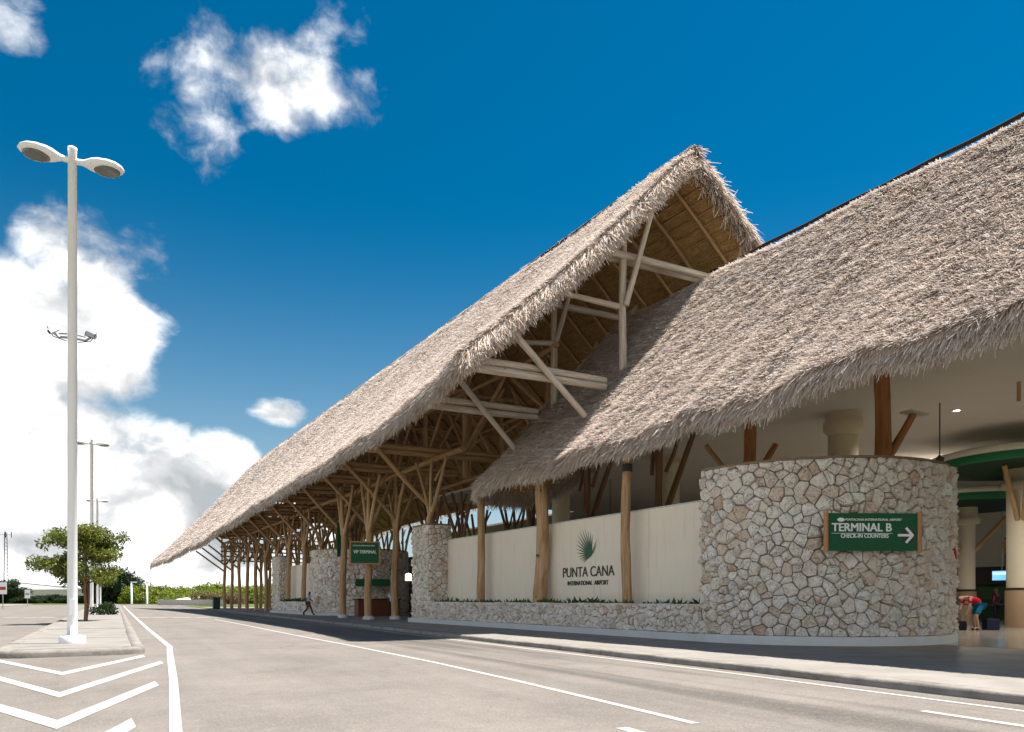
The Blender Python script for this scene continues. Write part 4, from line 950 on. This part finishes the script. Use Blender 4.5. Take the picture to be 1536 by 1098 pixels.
# block behind the entrance gap coloured dark for the unlit interior; wooden desk
rm = tag(MB().box(26, 34, 44, 66, 0, 5.0).build('interior_dark_block', M['dark_wall']), 'block deep behind the entrance gap, interior darkness put into its colour', 'building')
dk = thing('entrance_desk', 'reddish-brown wooden desk by the entrance gap below green fascia sign', 'desk', (18.6, 49.6, PV))
MB().box(-1.6, 1.4, -.4, .4, 0, 1.12).build('front', M['counter_wood'], dk); MB().box(-1.7, 1.5, -.5, .5, 1.123, 1.2).build('top', M['dark_wall'], dk)
def board_sign(name, label, loc, w, h, m2, texts, facing=-1, frame=True, rz=0.0):
    t = thing(name, label, 'sign', loc, rz)
    MB().box(-w / 2, w / 2, -.03, .03, 0, h).build('board', M['sign_green'], t)
    if frame:
        MB().box(-w / 2 - .07, w / 2 + .07, -.05, .05, h + .002, h + .08).build('frame_rail', m2, t); MB().box(-w / 2 - .07, w / 2 + .07, -.05, .05, -.08, -.002).build('frame_rail', m2, t)
        for s_ in (-1, 1): MB().box(min(s_ * (w / 2 + .002), s_ * (w / 2 + .08)), max(s_ * (w / 2 + .002), s_ * (w / 2 + .08)), -.05, .05, 0, h).build('frame_post', m2, t)
    for body, size, x, z, sx in texts:
        o = wall_text(body, size, (0, 0, 0), t, 'lettering', M['sign_white'], None, .003, 0.0, bold=size * .05); o.matrix_parent_inverse = Matrix(); o.matrix_basis = Matrix.Translation((x, -.036, z)) @ Matrix.Rotation(R(90), 4, 'X') @ Matrix.Diagonal((sx, 1, 1, 1))
    return t
board_sign('hanging_sign', 'timber-framed green hanging sign between two forked log columns', (14.55, 41.0, 3.35), 1.55, 1.15, M['sign_timber'],
           [('VIP TERMINAL', .26, 0, .62, .78), ('PUNTACANA INTERNATIONAL AIRPORT', .085, -.05, .98, .78)], rz=R(-18))
MB().box(-.62, .62, -.04, -.035, .28, .31)
board_sign('fascia_sign', 'long narrow dark green sign above the wooden entrance desk', (18.4, 50.2, 2.2), 2.4, .5, M['sign_timber'], [('AIRPORT SERVICES', .2, 0, .25, .9)][:0], frame=False, rz=R(-18))
bn = thing('hanging_banner', 'narrow green banner on the forked log column before the far round wall', 'banner', (15.1, 46.9, 0))
MB().box(-.30, .28, -.03, .0, 4.0, 6.1).build('cloth', M['sign_green'], bn); MB().tube([(-.35, -.01, 6.12), (.4, -.01, 6.12)], .03, 6).build('bar', M['dark_metal'], bn)
wl = thing('wall_lantern', 'lit white and yellow lantern on the dark side of the square pillar', 'lantern', (15.25, 36.35, 2.1))
MB().lathe([(.02, .55), (.15, .5), (.16, .18), (0, .17)], 12).build('shade', M['lantern_glow'], wl); MB().lathe([(.17, .17), (.15, .08), (.0, .07)], 12).build('holder', M['sign_timber'], wl)
MB().box(0, .2, -.03, .03, .1, .16).build('arm', M['dark_metal'], wl)
tb = thing('litter_bin', 'dark green litter bin at the end of the covered pavement', 'bin', (14.6, 90.5, PV))
MB().box(-.35, .35, -.35, .35, 0, 1.25).build('body', M['bin'], tb); MB().box(-.4, .4, -.4, .4, 1.253, 1.36).build('lid', M['black'], tb)

# ------------------------------------------------------------------ lamp posts
def lamp_head(t, s_):
    mb = MB(); pr = []
    # outline of the arm flowing into an oval head, swept as rings along x
    xs = [0.0, .14, .26, .36, .46, .62, .86, 1.08, 1.24, 1.31]; hw = [.10, .095, .10, .19, .31, .41, .45, .38, .22, .03]; th = [.105, .095, .095, .12, .15, .17, .17, .15, .10, .02]
    n = 14; vs, fs = [], []
    for x, w, h in zip(xs, hw, th):
        for k in range(n):
            a = 2 * math.pi * k / n; vs.append((s_ * x, w * math.cos(a), h * math.sin(a) * (1.1 if math.sin(a) > 0 else .8) + .05 * min(x, 1.0)))
    for i in range(len(xs) - 1):
        for k in range(n): fs.append((i * n + k, i * n + (k + 1) % n, (i + 1) * n + (k + 1) % n, (i + 1) * n + k))
    h = mb.poly(vs, fs, True).build('lamp_head', M['white_paint'], t)
    ring = lambda f, z: [(s_ * (.86 + .33 * f * math.cos(a)), .31 * f * math.sin(a), z) for a in np.linspace(0, 2 * math.pi, 24, endpoint=False)]
    MB().poly(ring(1.05, -.045) + ring(1.0, -.112) + ring(.8, -.125), [tuple(range(48, 72))] + [(r * 24 + k, r * 24 + (k + 1) % 24, r * 24 + 24 + (k + 1) % 24, r * 24 + 24 + k) for r in (0, 1) for k in range(24)]).build('lens', M['lens'], h)
def lamp_post(x, y, label, cams=False, rz=-R(2.8), H=13.0):
    t = thing('street_lamp', label, 'street lamp', (x, y, .166), rz, 'double-headed lamps along the median')
    MB().lathe([(.31, 0), (.31, .17), (.29, .19), (0, .19)], 24).build('footing', M['white_paint'], t)
    MB().lathe([(.20, .19), (.20, .21), (.122, .212), (.12, .5), (.104, H - .1), (.112, H - .1), (.112, H), (0, H + .02)], 20).build('pole', M['white_paint'], t)
    MB().box(-.06, .06, -.128, -.10, .75, 1.15).build('access_hatch', M['white_paint'], t)
    for k in range(4): MB().tube([(.165 * math.cos(k * 1.57 + .78), .165 * math.sin(k * 1.57 + .78), .2), (.165 * math.cos(k * 1.57 + .78), .165 * math.sin(k * 1.57 + .78), .25)], .018, 6).build('anchor_bolt', M['grey_metal'], t)
    hd = empty('lamp_arm'); hd.parent = t; hd.location = (0, 0, H - .35)
    for s_ in (-1, 1): lamp_head(hd, s_)
    hd.scale = (.93, .82, .85)
    if cams:
        for s_ in (-1, 1):
            z = 8.05
            cm = MB().tube([(s_ * .12, 0, z - .05), (s_ * .3, -.05, z - .08), (s_ * .42, -.1, z)], .03, 6).tube([(s_ * .12, 0, z + .05), (s_ * .3, -.02, z + .02)], .018, 6).build('camera_bracket', M['grey_metal'], t)
            rot = Matrix.Translation((s_ * .42, -.12, z + .06)) @ Matrix.Rotation(R(-38 if s_ < 0 else 12), 4, 'Y') @ Matrix.Rotation(R(18), 4, 'Z')
            MB().xbox(rot, .25, .11, .11).build('camera_housing', M['white_paint'] if s_ < 0 else M['grey_metal'], t)
            MB().xbox(rot @ Matrix.Translation((s_ * .13, 0, 0)), .01, .09, .09).build('camera_glass', M['black'], t)
            MB().tube([(s_ * .13, 0, z - .14), (s_ * .42, -.12, z - .10), (s_ * .56, -.16, z + .12)], .012, 5).build('cable', M['dark_metal'], t)
    return t
lamp_post(0.13, 22.9, 'tall white double-headed street lamp with security cameras at the median nose', True)
lamp_post(1.6, 64.0, 'white double-headed street lamp on the median just behind the small tree', False)
lamp_post(3.1, 101.0, 'white double-headed street lamp farther along the median past the small tree', False)
lamp_post(4.7, 139.0, 'most distant white double-headed street lamp on the median', False)
for k, (x, y) in enumerate(((13.6, 205), (17.0, 205), (-17.5, 175))):
    t = thing('light_post', ('short white hooked light post at the end of the road', 'short white hooked light post at the end of the road', 'short white hooked light post in front of the dark trees by the white roof')[k], 'light post', (x, y, 0), 0, 'short white light posts')
    MB().lathe([(.25, 0), (.22, 5.4), (0, 5.42)], 10).build('pole', M['white_paint'], t); MB().xbox(Matrix.Translation((.5, 0, 5.35)), 1.4, .5, .22).build('lamp_head', M['white_paint'], t)

# ------------------------------------------------------------------ vegetation
def leaf_mesh(name, C, Rr, n, size, seed, flat=1.0, tone=0.0, squash=.85):
    """n leaves through clumps at centres C with radii Rr"""
    rs = np.random.default_rng(seed); C = np.array(C, float); Rr = np.array(Rr, float)
    k = rs.choice(len(C), n, p=Rr ** 2 / (Rr ** 2).sum()); d = unit(rs.normal(size=(n, 3))); rad = Rr[k][:, None] * rs.random((n, 1)) ** .45
    P = C[k] + d * rad * np.array([1, 1, squash])
    ax = unit(rs.normal(size=(n, 3)) + d * .6 + np.array([0, 0, -.25])); nr = unit(np.cross(ax, rs.normal(size=(n, 3)))); sd = np.cross(ax, nr)
    L = size * rs.uniform(.6, 1.4, (n, 1)); W = L * .42
    V = np.stack([P, P + ax * L * .5 + sd * W * .5, P + ax * L, P + ax * L * .5 - sd * W * .5 + nr * L * .08], 1).reshape(-1, 3)
    F = np.arange(n)[:, None] * 4 + np.array([[0, 1, 2, 3]])
    ct = rs.normal(0, .13, len(C)); rn = np.clip(rs.normal(.42 + tone, .2, n) + ct[k], 0, 1)
    return np_mesh(name, V, F, np.repeat(rn, 4))
def small_tree():
    t = thing('median_tree', 'small olive-green tree on the median behind the tall lamp', 'tree', (0.85, 45.8, .17))
    tr = MB(); rs = random.Random(5); C, Rr = [], []
    stem = [(0, 0, 0), (.03, 0, .8), (-.03, .03, 1.6), (.05, 0, 2.6), (0, .05, 3.7), (.05, 0, 4.6)]
    tr.tube(stem, [.085, .075, .07, .06, .045, .02], 8); tr.tube([(.06, .06, 0), (.16, .12, .9), (.12, .1, 1.9)], [.05, .045, .03], 7)
    for i in range(26):
        a = i * 2.4 + rs.uniform(-.4, .4); z0 = rs.uniform(1.7, 4.2); ln = rs.uniform(1.1, 2.55) * (1 - .42 * (z0 - 1.7) / 2.8)
        e = Vector((math.cos(a) * ln, math.sin(a) * ln, z0 + rs.uniform(.15, .75))); m_ = Vector((e.x * .5, e.y * .5, z0 + (e.z - z0) * .55 + .1))
        tr.tube([(0, 0, z0), m_, e], [.035, .025, .012], 5)
        for q, r_ in ((m_, .42), (e, .5), (m_.lerp(e, .5), .45)):
            C.append((q.x + rs.uniform(-.2, .2), q.y + rs.uniform(-.2, .2), q.z + rs.uniform(-.1, .25))); Rr.append(r_ * rs.uniform(.6, 1.15))
    C += [(.0, 0, 4.7), (-1.2, -.2, 4.6), (-1.9, .2, 4.0), (.8, .1, 4.5)]; Rr += [.45, .4, .33, .5]
    tr.build('trunk', M['log_dark'], t)
    obj('crown', leaf_mesh('crown', C, Rr, 18000, .16, 3, tone=.1), M['leaf_olive'], t)
    return t
small_tree()
med_sh = [(2.3, 62, .9), (3.4, 84, 1.2), (4.6, 112, 1.4)]
for x, y, s_ in med_sh:
    t = thing('median_shrub', 'low green shrub on the far part of the median', 'shrub', (x, y, .17), 0, 'low shrubs along the median')
    MB().tube([(0, 0, 0), (0, 0, .3)], .05, 5).build('stem', M['log_dark'], t); obj('foliage', leaf_mesh('sh', [(0, 0, .3), (.5, .2, .25), (-.5, .1, .28)], [.5, .4, .4], 500, .22, int(y)), M['leaf_dark'], t)
def proto_tree(seed, h, r, key, n, size, low=.1):
    rs = random.Random(seed); C, Rr = [], []
    for i in range(34):
        a = rs.uniform(0, 6.28); q = rs.random() ** .6 * r; z = h * (low + (1 - low) * rs.random() ** .8) * (1 - .35 * (q / r) ** 2)
        C.append((q * math.cos(a), q * math.sin(a), z)); Rr.append(r * rs.uniform(.18, .34))
    tr = MB().tube([(0, 0, 0), (.1, 0, h * .3), (0, 0, h * .7)], [r * .06, r * .05, r * .02], 6)
    for i in range(5):
        a = i * 1.3; tr.tube([(0, 0, h * .25), (math.cos(a) * r * .6, math.sin(a) * r * .6, h * .6)], [r * .03, r * .012], 5)
    return tr.mesh('trunk'), leaf_mesh('crown', C, Rr, n, size, seed), key
protos = {'dark': [proto_tree(s_, 7, 4.2, 'leaf_dark', 5200, .55) for s_ in (21, 22)], 'bright': [proto_tree(s_, 4.2, 4.6, 'leaf_bright', 5200, .5, .02) for s_ in (31, 32, 33)],
          'brown': [proto_tree(41, 3.4, 4.2, 'leaf_brown', 3600, .42, .02)], 'olive': [proto_tree(s_, 5.5, 4.6, 'leaf_olive', 4600, .55, .03) for s_ in (51, 52)]}
kinds = {'dark': ('tree', 'dense dark green tree in the distant row left of the road end', 'distant dark trees'), 'bright': ('bush', 'sunlit yellow-green bush in the scrub beyond the road end', 'sunlit scrub bushes'),
         'brown': ('bush', 'dry brownish bush in the scrub near the low white roof', 'dry scrub bushes'), 'olive': ('tree', 'mid-green leafy tree rising behind the scrub past the light posts', 'mid-green scrub trees')}
def plant_tree(kind, u, d, s_, zs=1.0):
    r = (u - 768) / FPX * d; x, y = r * CC + d * SS, d * CC - r * SS
    tr, cr, key = random.choice(protos[kind]); cat, lab, grp = kinds[kind]
    t = thing('background_' + cat, lab, cat, (x, y, -.02), random.uniform(0, 6), grp); t.scale = (s_, s_, s_ * zs)
    for nm, me, m in (('trunk', tr, M['log_dark']), ('crown', cr, M[key])):
        o = bpy.data.objects.new(nm, me); col.objects.link(o); o.parent = t
        if not me.materials: me.materials.append(m)
for k in range(26): plant_tree('dark', -60 + k * 9.5 + random.uniform(-4, 4), random.uniform(205, 228), random.uniform(.75, .95) if k > 8 else random.uniform(.9, 1.15), random.uniform(.26, .36) if k > 8 else random.uniform(.6, .9))
for u, s_ in ((160, 1.25), (172, 1.35), (184, 1.2), (192, 1.0), (150, 1.1)): plant_tree('dark', u, 205, s_, 1.0)
for k in range(9): plant_tree('olive', 205 + k * 13 + random.uniform(-4, 4), random.uniform(225, 245), random.uniform(.8, 1.0), .72 if k != 2 else 1.05)
for k in range(22): plant_tree('bright', 218 + k * 10.5 + random.uniform(-4, 4), random.uniform(190, 240), random.uniform(.9, 1.3), random.uniform(.65, .85))
for k in range(16): plant_tree('bright', 250 + k * 16 + random.uniform(-4, 4), random.uniform(245, 275), random.uniform(1.2, 1.5), random.uniform(.85, 1.05))
for k in range(4): plant_tree('brown', 312 + k * 9 + random.uniform(-4, 4), random.uniform(170, 200), random.uniform(.7, 1.0))
# planter plants
pp = []
for s_ in (61, 62, 63):
    rs = np.random.default_rng(s_); n = 46; P = rs.normal(0, .07, (n, 3)) * np.array([1, 1.6, 0]); dz = unit(rs.normal(0, .55, (n, 3)) + np.array([0, 0, .75])); L = rs.uniform(.10, .30, (n, 1)); sd = unit(np.cross(dz, rs.normal(size=(n, 3)))) * L * .14
    V = np.stack([P, P + dz * L * .5 + sd, P + dz * L + np.array([0, 0, -.04]), P + dz * L * .5 - sd], 1).reshape(-1, 3)
    pp.append(np_mesh('leaves', V, np.arange(n)[:, None] * 4 + np.array([[0, 1, 2, 3]]), np.repeat(rs.random(n), 4)))
stemm = MB().tube([(0, 0, -.03), (0, 0, .08)], .012, 5).mesh('stem')
yv = 15.9
while yv < 33.9:
    t = thing('planter_plant', 'small leafy green plant growing along the top of the near stone planter', 'plant', (15.78 + random.uniform(-.08, .14), yv, PT - .08), random.uniform(0, 6), 'plants in the near planter')
    s_ = random.uniform(.75, 1.35) * (1.35 if random.random() < .15 else 1); t.scale = (s_, s_, s_)
    obj('leaves', random.choice(pp), M['leaf_planter'], t); obj('stem', stemm, M['log_dark'], t)
    yv += random.uniform(.14, .34) if random.random() < .8 else random.uniform(.5, .9)
for k in range(22):
    t = thing('planter_plant', 'leafy green plant in the distant planter before the far cream panels', 'plant', (15.8 + random.uniform(-.1, .15), 55.3 + k * .42, 1.08), random.uniform(0, 6), 'plants in the far planter'); s_ = random.uniform(1.2, 1.8); t.scale = (s_, s_, s_)
    obj('leaves', random.choice(pp), M['leaf_planter'], t); obj('stem', stemm, M['log_dark'], t)

# ------------------------------------------------------------------ far structures
def gpd(u, d): r = (u - 768) / FPX * d; return (r * CC + d * SS, d * CC - r * SS)
x, y = gpd(80, 262)
wt = thing('white_roofed_hall', 'low building with long white roof behind dark trees on the left', 'building', (x, y, 0), -TH); wt.scale = (1.5, 1.5, 1.75)
MB().box(-8.2, 9.2, 0, 12, 0, 2.6).build('wall', M['white_wall'], wt)
MB().poly([(-9, -1, 4.2), (9.8, -1, 2.6), (9.8, 13, 2.6), (-9, 13, 4.2), (-8.3, 6, 5.7), (4, 6, 4.6), (-9, -1, 3.9), (9.8, -1, 2.35)], [(0, 1, 5, 4), (1, 2, 5), (2, 3, 4, 5), (3, 0, 4), (6, 7, 1, 0)]).build('roof', M['white_roof'], wt)
x, y = gpd(290, 185)
wr = thing('low_white_shed', 'low shed with bright white sloping roof in front of the scrub', 'shed', (x, y, 0), -TH)
MB().box(-2.6, 3.2, 0, 5, 0, 1.0).build('wall', M['white_wall'], wr)
MB().poly([(-4.0, -1, 1.15), (3.6, -1, 1.0), (3.6, 6, 1.1), (-4.0, 6, 1.2), (.0, 2.5, 2.15), (2.9, 2.5, 2.2), (-4.0, -1, 1.0), (3.6, -1, .85)], [(0, 1, 5, 4), (1, 2, 5), (2, 3, 4, 5), (3, 0, 4), (6, 7, 1, 0)]).build('roof', M['white_roof'], wr)
xa, ya = gpd(236, 165); xb, yb = gpd(335, 140)
d = Vector((xb - xa, yb - ya)); L = d.length
fw = thing('boundary_wall', 'long low pale stone wall beyond the end of the road', 'wall', (xa, ya, 0), math.atan2(d.y, d.x))
MB().box(0, L, 0, .4, 0, 1.0).build('wall_body', M['grey_stone_far'], fw); MB().box(-.05, L + .05, -.06, .46, 1.003, 1.12).build('capping', M['plinth'], fw)
x, y = gpd(8, 420)
mast = thing('radio_mast', 'thin dark lattice radio mast with antennas beyond the trees', 'mast', (x, y, 0))
for k in range(3): a = k * 2.1; MB().tube([(math.cos(a) * 1.6, math.sin(a) * 1.6, 0), (math.cos(a) * .7, math.sin(a) * .7, 38)], .16, 4).build('leg', M['dark_metal'], mast)
for z in np.arange(2, 37, 2.0):
    r = 1.6 - .9 * z / 38; MB().tube([(r, 0, z), (-r * .5, r * .8, z + 1), (-r * .5, -r * .8, z + 2), (r, 0, z)], .07, 4, False).build('bracing', M['dark_metal'], mast)
for a in range(4): MB().tube([(math.cos(a * 1.57) * 2.8, math.sin(a * 1.57) * 2.8, 35.4), (math.cos(a * 1.57) * 2.8, math.sin(a * 1.57) * 2.8, 38.6)], .22, 5).tube([(0, 0, 37), (math.cos(a * 1.57) * 2.8, math.sin(a * 1.57) * 2.8, 37)], .10, 4).build('antenna', M['dark_metal'], mast)
for k, (u, d, w, h, zb) in enumerate(((4, 95, 1.0, 1.5, 1.9), (41, 130, .9, 1.5, 1.4))):
    x, y = gpd(u, d)
    t = thing('road_sign', ('white and red notice board on a post at the left roadside', 'small white notice board on a post farther along the left roadside')[k], 'road sign', (x, y, 0), -TH)
    MB().tube([(0, .05, 0), (0, .05, zb + h)], .05, 6).build('post', M['grey_metal'], t); MB().box(-w / 2, w / 2, -.02, .02, zb, zb + h).build('board', M['white_paint'], t)
    MB().box(-w * .4, w * .4, -.03, -.022, zb + h * .35, zb + h * .62).build('band', M['red_light'] if k == 0 else M['grey_metal'], t)
x0, y0_ = gpd(-120, 70); x1, y1_ = gpd(50, 165)
kb = kerb_strip([(x1 + (x0 - x1) * t, y1_ + (y0_ - y1_) * t) for t in np.linspace(0, 1, 30)], 'kerb', M['kerb'], 0.3, .16)
tag(kb.build('kerb', M['kerb']), kind='structure')
struct('pavement', sheet([(x1 - .2, y1_), (x0 - .2, y0_), (x0 - 7, y0_), (x1 - 9, y1_)], .14), M['pave'])

# ------------------------------------------------------------------ people
def skin_mesh(joints, edges, name):
    me = bpy.data.meshes.new(name); me.from_pydata([j[0] for j in joints], edges, []); o = bpy.data.objects.new(name, me); col.objects.link(o)
    o.modifiers.new('s', 'SKIN'); lay = me.skin_vertices[0].data
    for v, j in zip(lay, joints): v.radius = (j[1], j[2] if len(j) > 2 else j[1])
    lay[0].use_root = True
    md = o.modifiers.new('d', 'SUBSURF'); md.levels = 2; md.render_levels = 2
    bpy.context.view_layer.update()
    out = bpy.data.meshes.new_from_object(o.evaluated_get(bpy.context.evaluated_depsgraph_get())); bpy.data.objects.remove(o)
    out.polygons.foreach_set('use_smooth', [True] * len(out.polygons)); return out
def person(loc, rz, label, pose, skin, shirt, legs, long_legs=True, sleeves='short', hat=None, scale=1.0):
    """pose: joint positions in metres, facing -Y"""
    t = thing('person', label, 'person', loc, rz); t.scale = (scale,) * 3
    J = pose; v = lambda k: Vector(J[k])
    names = ['pelvis', 'waist', 'chest', 'neck', 'head', 'crown', 'shl', 'ell', 'wrl', 'hal', 'shr', 'elr', 'wrr', 'har', 'hil', 'knl', 'anl', 'tol', 'hir', 'knr', 'anr', 'tor']
    rad = dict(pelvis=(.15, .11), waist=(.13, .095), chest=(.16, .105), neck=(.055, .055), head=(.078, .092), crown=(.065, .08), shl=(.06, .06), ell=(.043, .043), wrl=(.03, .03), hal=(.035, .02),
               hil=(.085, .085), knl=(.055, .055), anl=(.038, .038), tol=(.04, .03))
    for a in ('sh', 'el', 'wr', 'ha', 'hi', 'kn', 'an', 'to'): rad[a + 'r'] = rad[a + 'l']
    idx = {k: i for i, k in enumerate(names)}
    E = [('pelvis', 'waist'), ('waist', 'chest'), ('chest', 'neck'), ('neck', 'head'), ('head', 'crown')]
    for s_ in 'lr': E += [('chest', 'sh' + s_), ('sh' + s_, 'el' + s_), ('el' + s_, 'wr' + s_), ('wr' + s_, 'ha' + s_), ('pelvis', 'hi' + s_), ('hi' + s_, 'kn' + s_), ('kn' + s_, 'an' + s_), ('an' + s_, 'to' + s_)]
    obj('body', skin_mesh([(J[k], *rad[k]) for k in names], [(idx[a], idx[b]) for a, b in E], 'body'), skin, t)
    g = 1.16
    sj = ['chest', 'waist', 'pelvis', 'shl', 'shr']; je = [(0, 1), (1, 2), (0, 3), (0, 4)]; jj = [(J[k], rad[k][0] * g + .01, rad[k][1] * g + .012) for k in sj]
    for s_, i in (('l', 3), ('r', 4)):
        e = v('sh' + s_).lerp(v('el' + s_), .75) if sleeves == 'short' else v('wr' + s_); jj.append((tuple(e), .062)); je.append((i, len(jj) - 1))
    obj('shirt', skin_mesh(jj, je, 'shirt'), shirt, t)
    kk = ['pelvis', 'hil', 'knl', 'hir', 'knr']; jj = [(J['pelvis'], .17, .135)] + [(J[k], rad[k][0] * 1.2 + .012) for k in kk[1:]]; je = [(0, 1), (1, 2), (0, 3), (3, 4)]
    if long_legs:
        for s_, i in (('l', 2), ('r', 4)): jj.append((tuple(v('an' + s_)), .065)); je.append((i, len(jj) - 1))
    else:
        for s_, i in (('l', 2), ('r', 4)): jj[i] = (tuple(v('hi' + s_).lerp(v('kn' + s_), .92)), .085)
    obj('trousers' if long_legs else 'shorts', skin_mesh(jj, je, 'legs'), legs, t)
    hd = v('head'); ax = (v('crown') - hd).normalized()
    cap = skin_mesh([(tuple(hd + ax * .05 + Vector((0, .025, 0))), .085, .095), (tuple(v('crown') + ax * .03 + Vector((0, .015, 0))), .07, .08)], [(0, 1)], 'hair'); obj('hair' if not hat else 'cap', cap, hat or M['hair'], t)
    for s_ in 'lr':
        f = v('an' + s_).lerp(v('to' + s_), .45); dr = (v('to' + s_) - v('an' + s_)); dr.z = 0; dr = dr.normalized() if dr.length > .01 else Vector((0, -1, 0))
        b0_ = v('an' + s_); obj('shoe', skin_mesh([(tuple(b0_ + Vector((0, 0, -.03))), .05, .05), (tuple(b0_ + dr * .15 + Vector((0, 0, -.05))), .045, .032)], [(0, 1)], 'shoe'), M['black_cloth'], t)
    # nose so the head has a front
    return t
STAND = dict(pelvis=(0, 0, .95), waist=(0, .01, 1.12), chest=(0, 0, 1.34), neck=(0, .01, 1.50), head=(0, -.01, 1.60), crown=(0, 0, 1.70),
             shl=(-.18, 0, 1.42), ell=(-.24, .03, 1.15), wrl=(-.25, -.04, .91), hal=(-.25, -.06, .82), shr=(.18, 0, 1.42), elr=(.24, .03, 1.15), wrr=(.25, -.04, .91), har=(.25, -.06, .82),
             hil=(-.09, 0, .88), knl=(-.10, -.02, .49), anl=(-.10, .03, .09), tol=(-.11, -.13, .04), hir=(.09, 0, .88), knr=(.10, -.02, .49), anr=(.10, .03, .09), tor=(.11, -.13, .04))
WALK = dict(STAND, pelvis=(0, 0, .93), chest=(0, -.05, 1.33), neck=(0, -.07, 1.48), head=(0, -.12, 1.58), crown=(0, -.12, 1.68), shl=(-.18, -.04, 1.40), shr=(.18, -.06, 1.40), ell=(-.24, .12, 1.18), wrl=(-.23, .10, .95), hal=(-.23, .08, .87),
            elr=(.23, -.14, 1.17), wrr=(.2, -.30, 1.02), har=(.19, -.36, .98), hil=(-.09, 0, .88), knl=(-.09, -.22, .52), anl=(-.09, -.34, .12), tol=(-.09, -.50, .09), hir=(.09, 0, .88), knr=(.09, .05, .48), anr=(.09, .36, .16), tor=(.09, .26, .04))
BEND = dict(STAND, pelvis=(0, .22, .90), waist=(0, .08, 1.02), chest=(0, -.16, 1.12), neck=(0, -.30, 1.12), head=(0, -.40, 1.08), crown=(0, -.49, 1.04), shl=(-.18, -.20, 1.10), ell=(-.22, -.26, .82), wrl=(-.18, -.34, .60), hal=(-.16, -.36, .52),
            shr=(.18, -.20, 1.10), elr=(.22, -.24, .82), wrr=(.17, -.30, .60), har=(.15, -.33, .52), hil=(-.09, .2, .84), knl=(-.11, .06, .48), anl=(-.11, .14, .09), tol=(-.12, -.02, .04), hir=(.09, .2, .84), knr=(.11, .04, .48), anr=(.11, .12, .09), tor=(.12, -.04, .04))
view_back = -TH
px_, py_ = 29.9, 15.9
person((29.6, 15.7, PV), R(-90) - TH, 'person in red shirt and blue shorts bending over a dark bag', BEND, M['skin'], M['red_cloth'], M['blue_cloth'], False, hat=M['grey_cloth'], scale=1.12)
bg_ = thing('travel_bag', 'dark travel bag lying on the polished floor in front of the bending person', 'bag', (29.0, 16.05, PV), -TH)
obj('bag_body', bevel(MB().box(-.5, .35, -.22, .22, .0, .36).mesh(), .07, 3), M['black_cloth'], bg_); MB().tube([(-.25, 0, .34), (-.18, 0, .5), (.05, 0, .5), (.12, 0, .34)], .02, 6).build('handle', M['wine_cloth'], bg_)
bg2 = thing('travel_bag', 'small dark bag on the floor right behind the feet of the bending person', 'bag', (30.25, 15.4, PV), -TH)
obj('bag_body', bevel(MB().box(-.25, .25, -.18, .18, .0, .44).mesh(), .06, 3), M['navy_cloth'], bg2); MB().tube([(-.1, 0, .42), (0, 0, .52), (.1, 0, .42)], .015, 6).build('handle', M['black'], bg2)
person((17.0, 43.0, PV), R(180) - TH, 'person in pale shirt and black shorts walking in through the entrance gap', STAND, M['skin_dark'], M['white_cloth'], M['black_cloth'], True, scale=1.02)
person((14.75, 53.4, PV), R(70), 'person in white top and brown trousers walking past the far round wall', WALK, M['skin_dark'], M['white_cloth'], M['brown_cloth'], True, sleeves='short')
person((37.2, 18.7, PV), R(180), 'person in dark clothes standing in line by the queue posts', STAND, M['skin_dark'], M['wine_cloth'], M['black_cloth'], True, sleeves='long')
person((36.4, 16.9, PV), R(120), 'person in dark grey and navy clothes queuing next to the thick round column', STAND, M['skin'], M['grey_cloth'], M['navy_cloth'], True, sleeves='long')
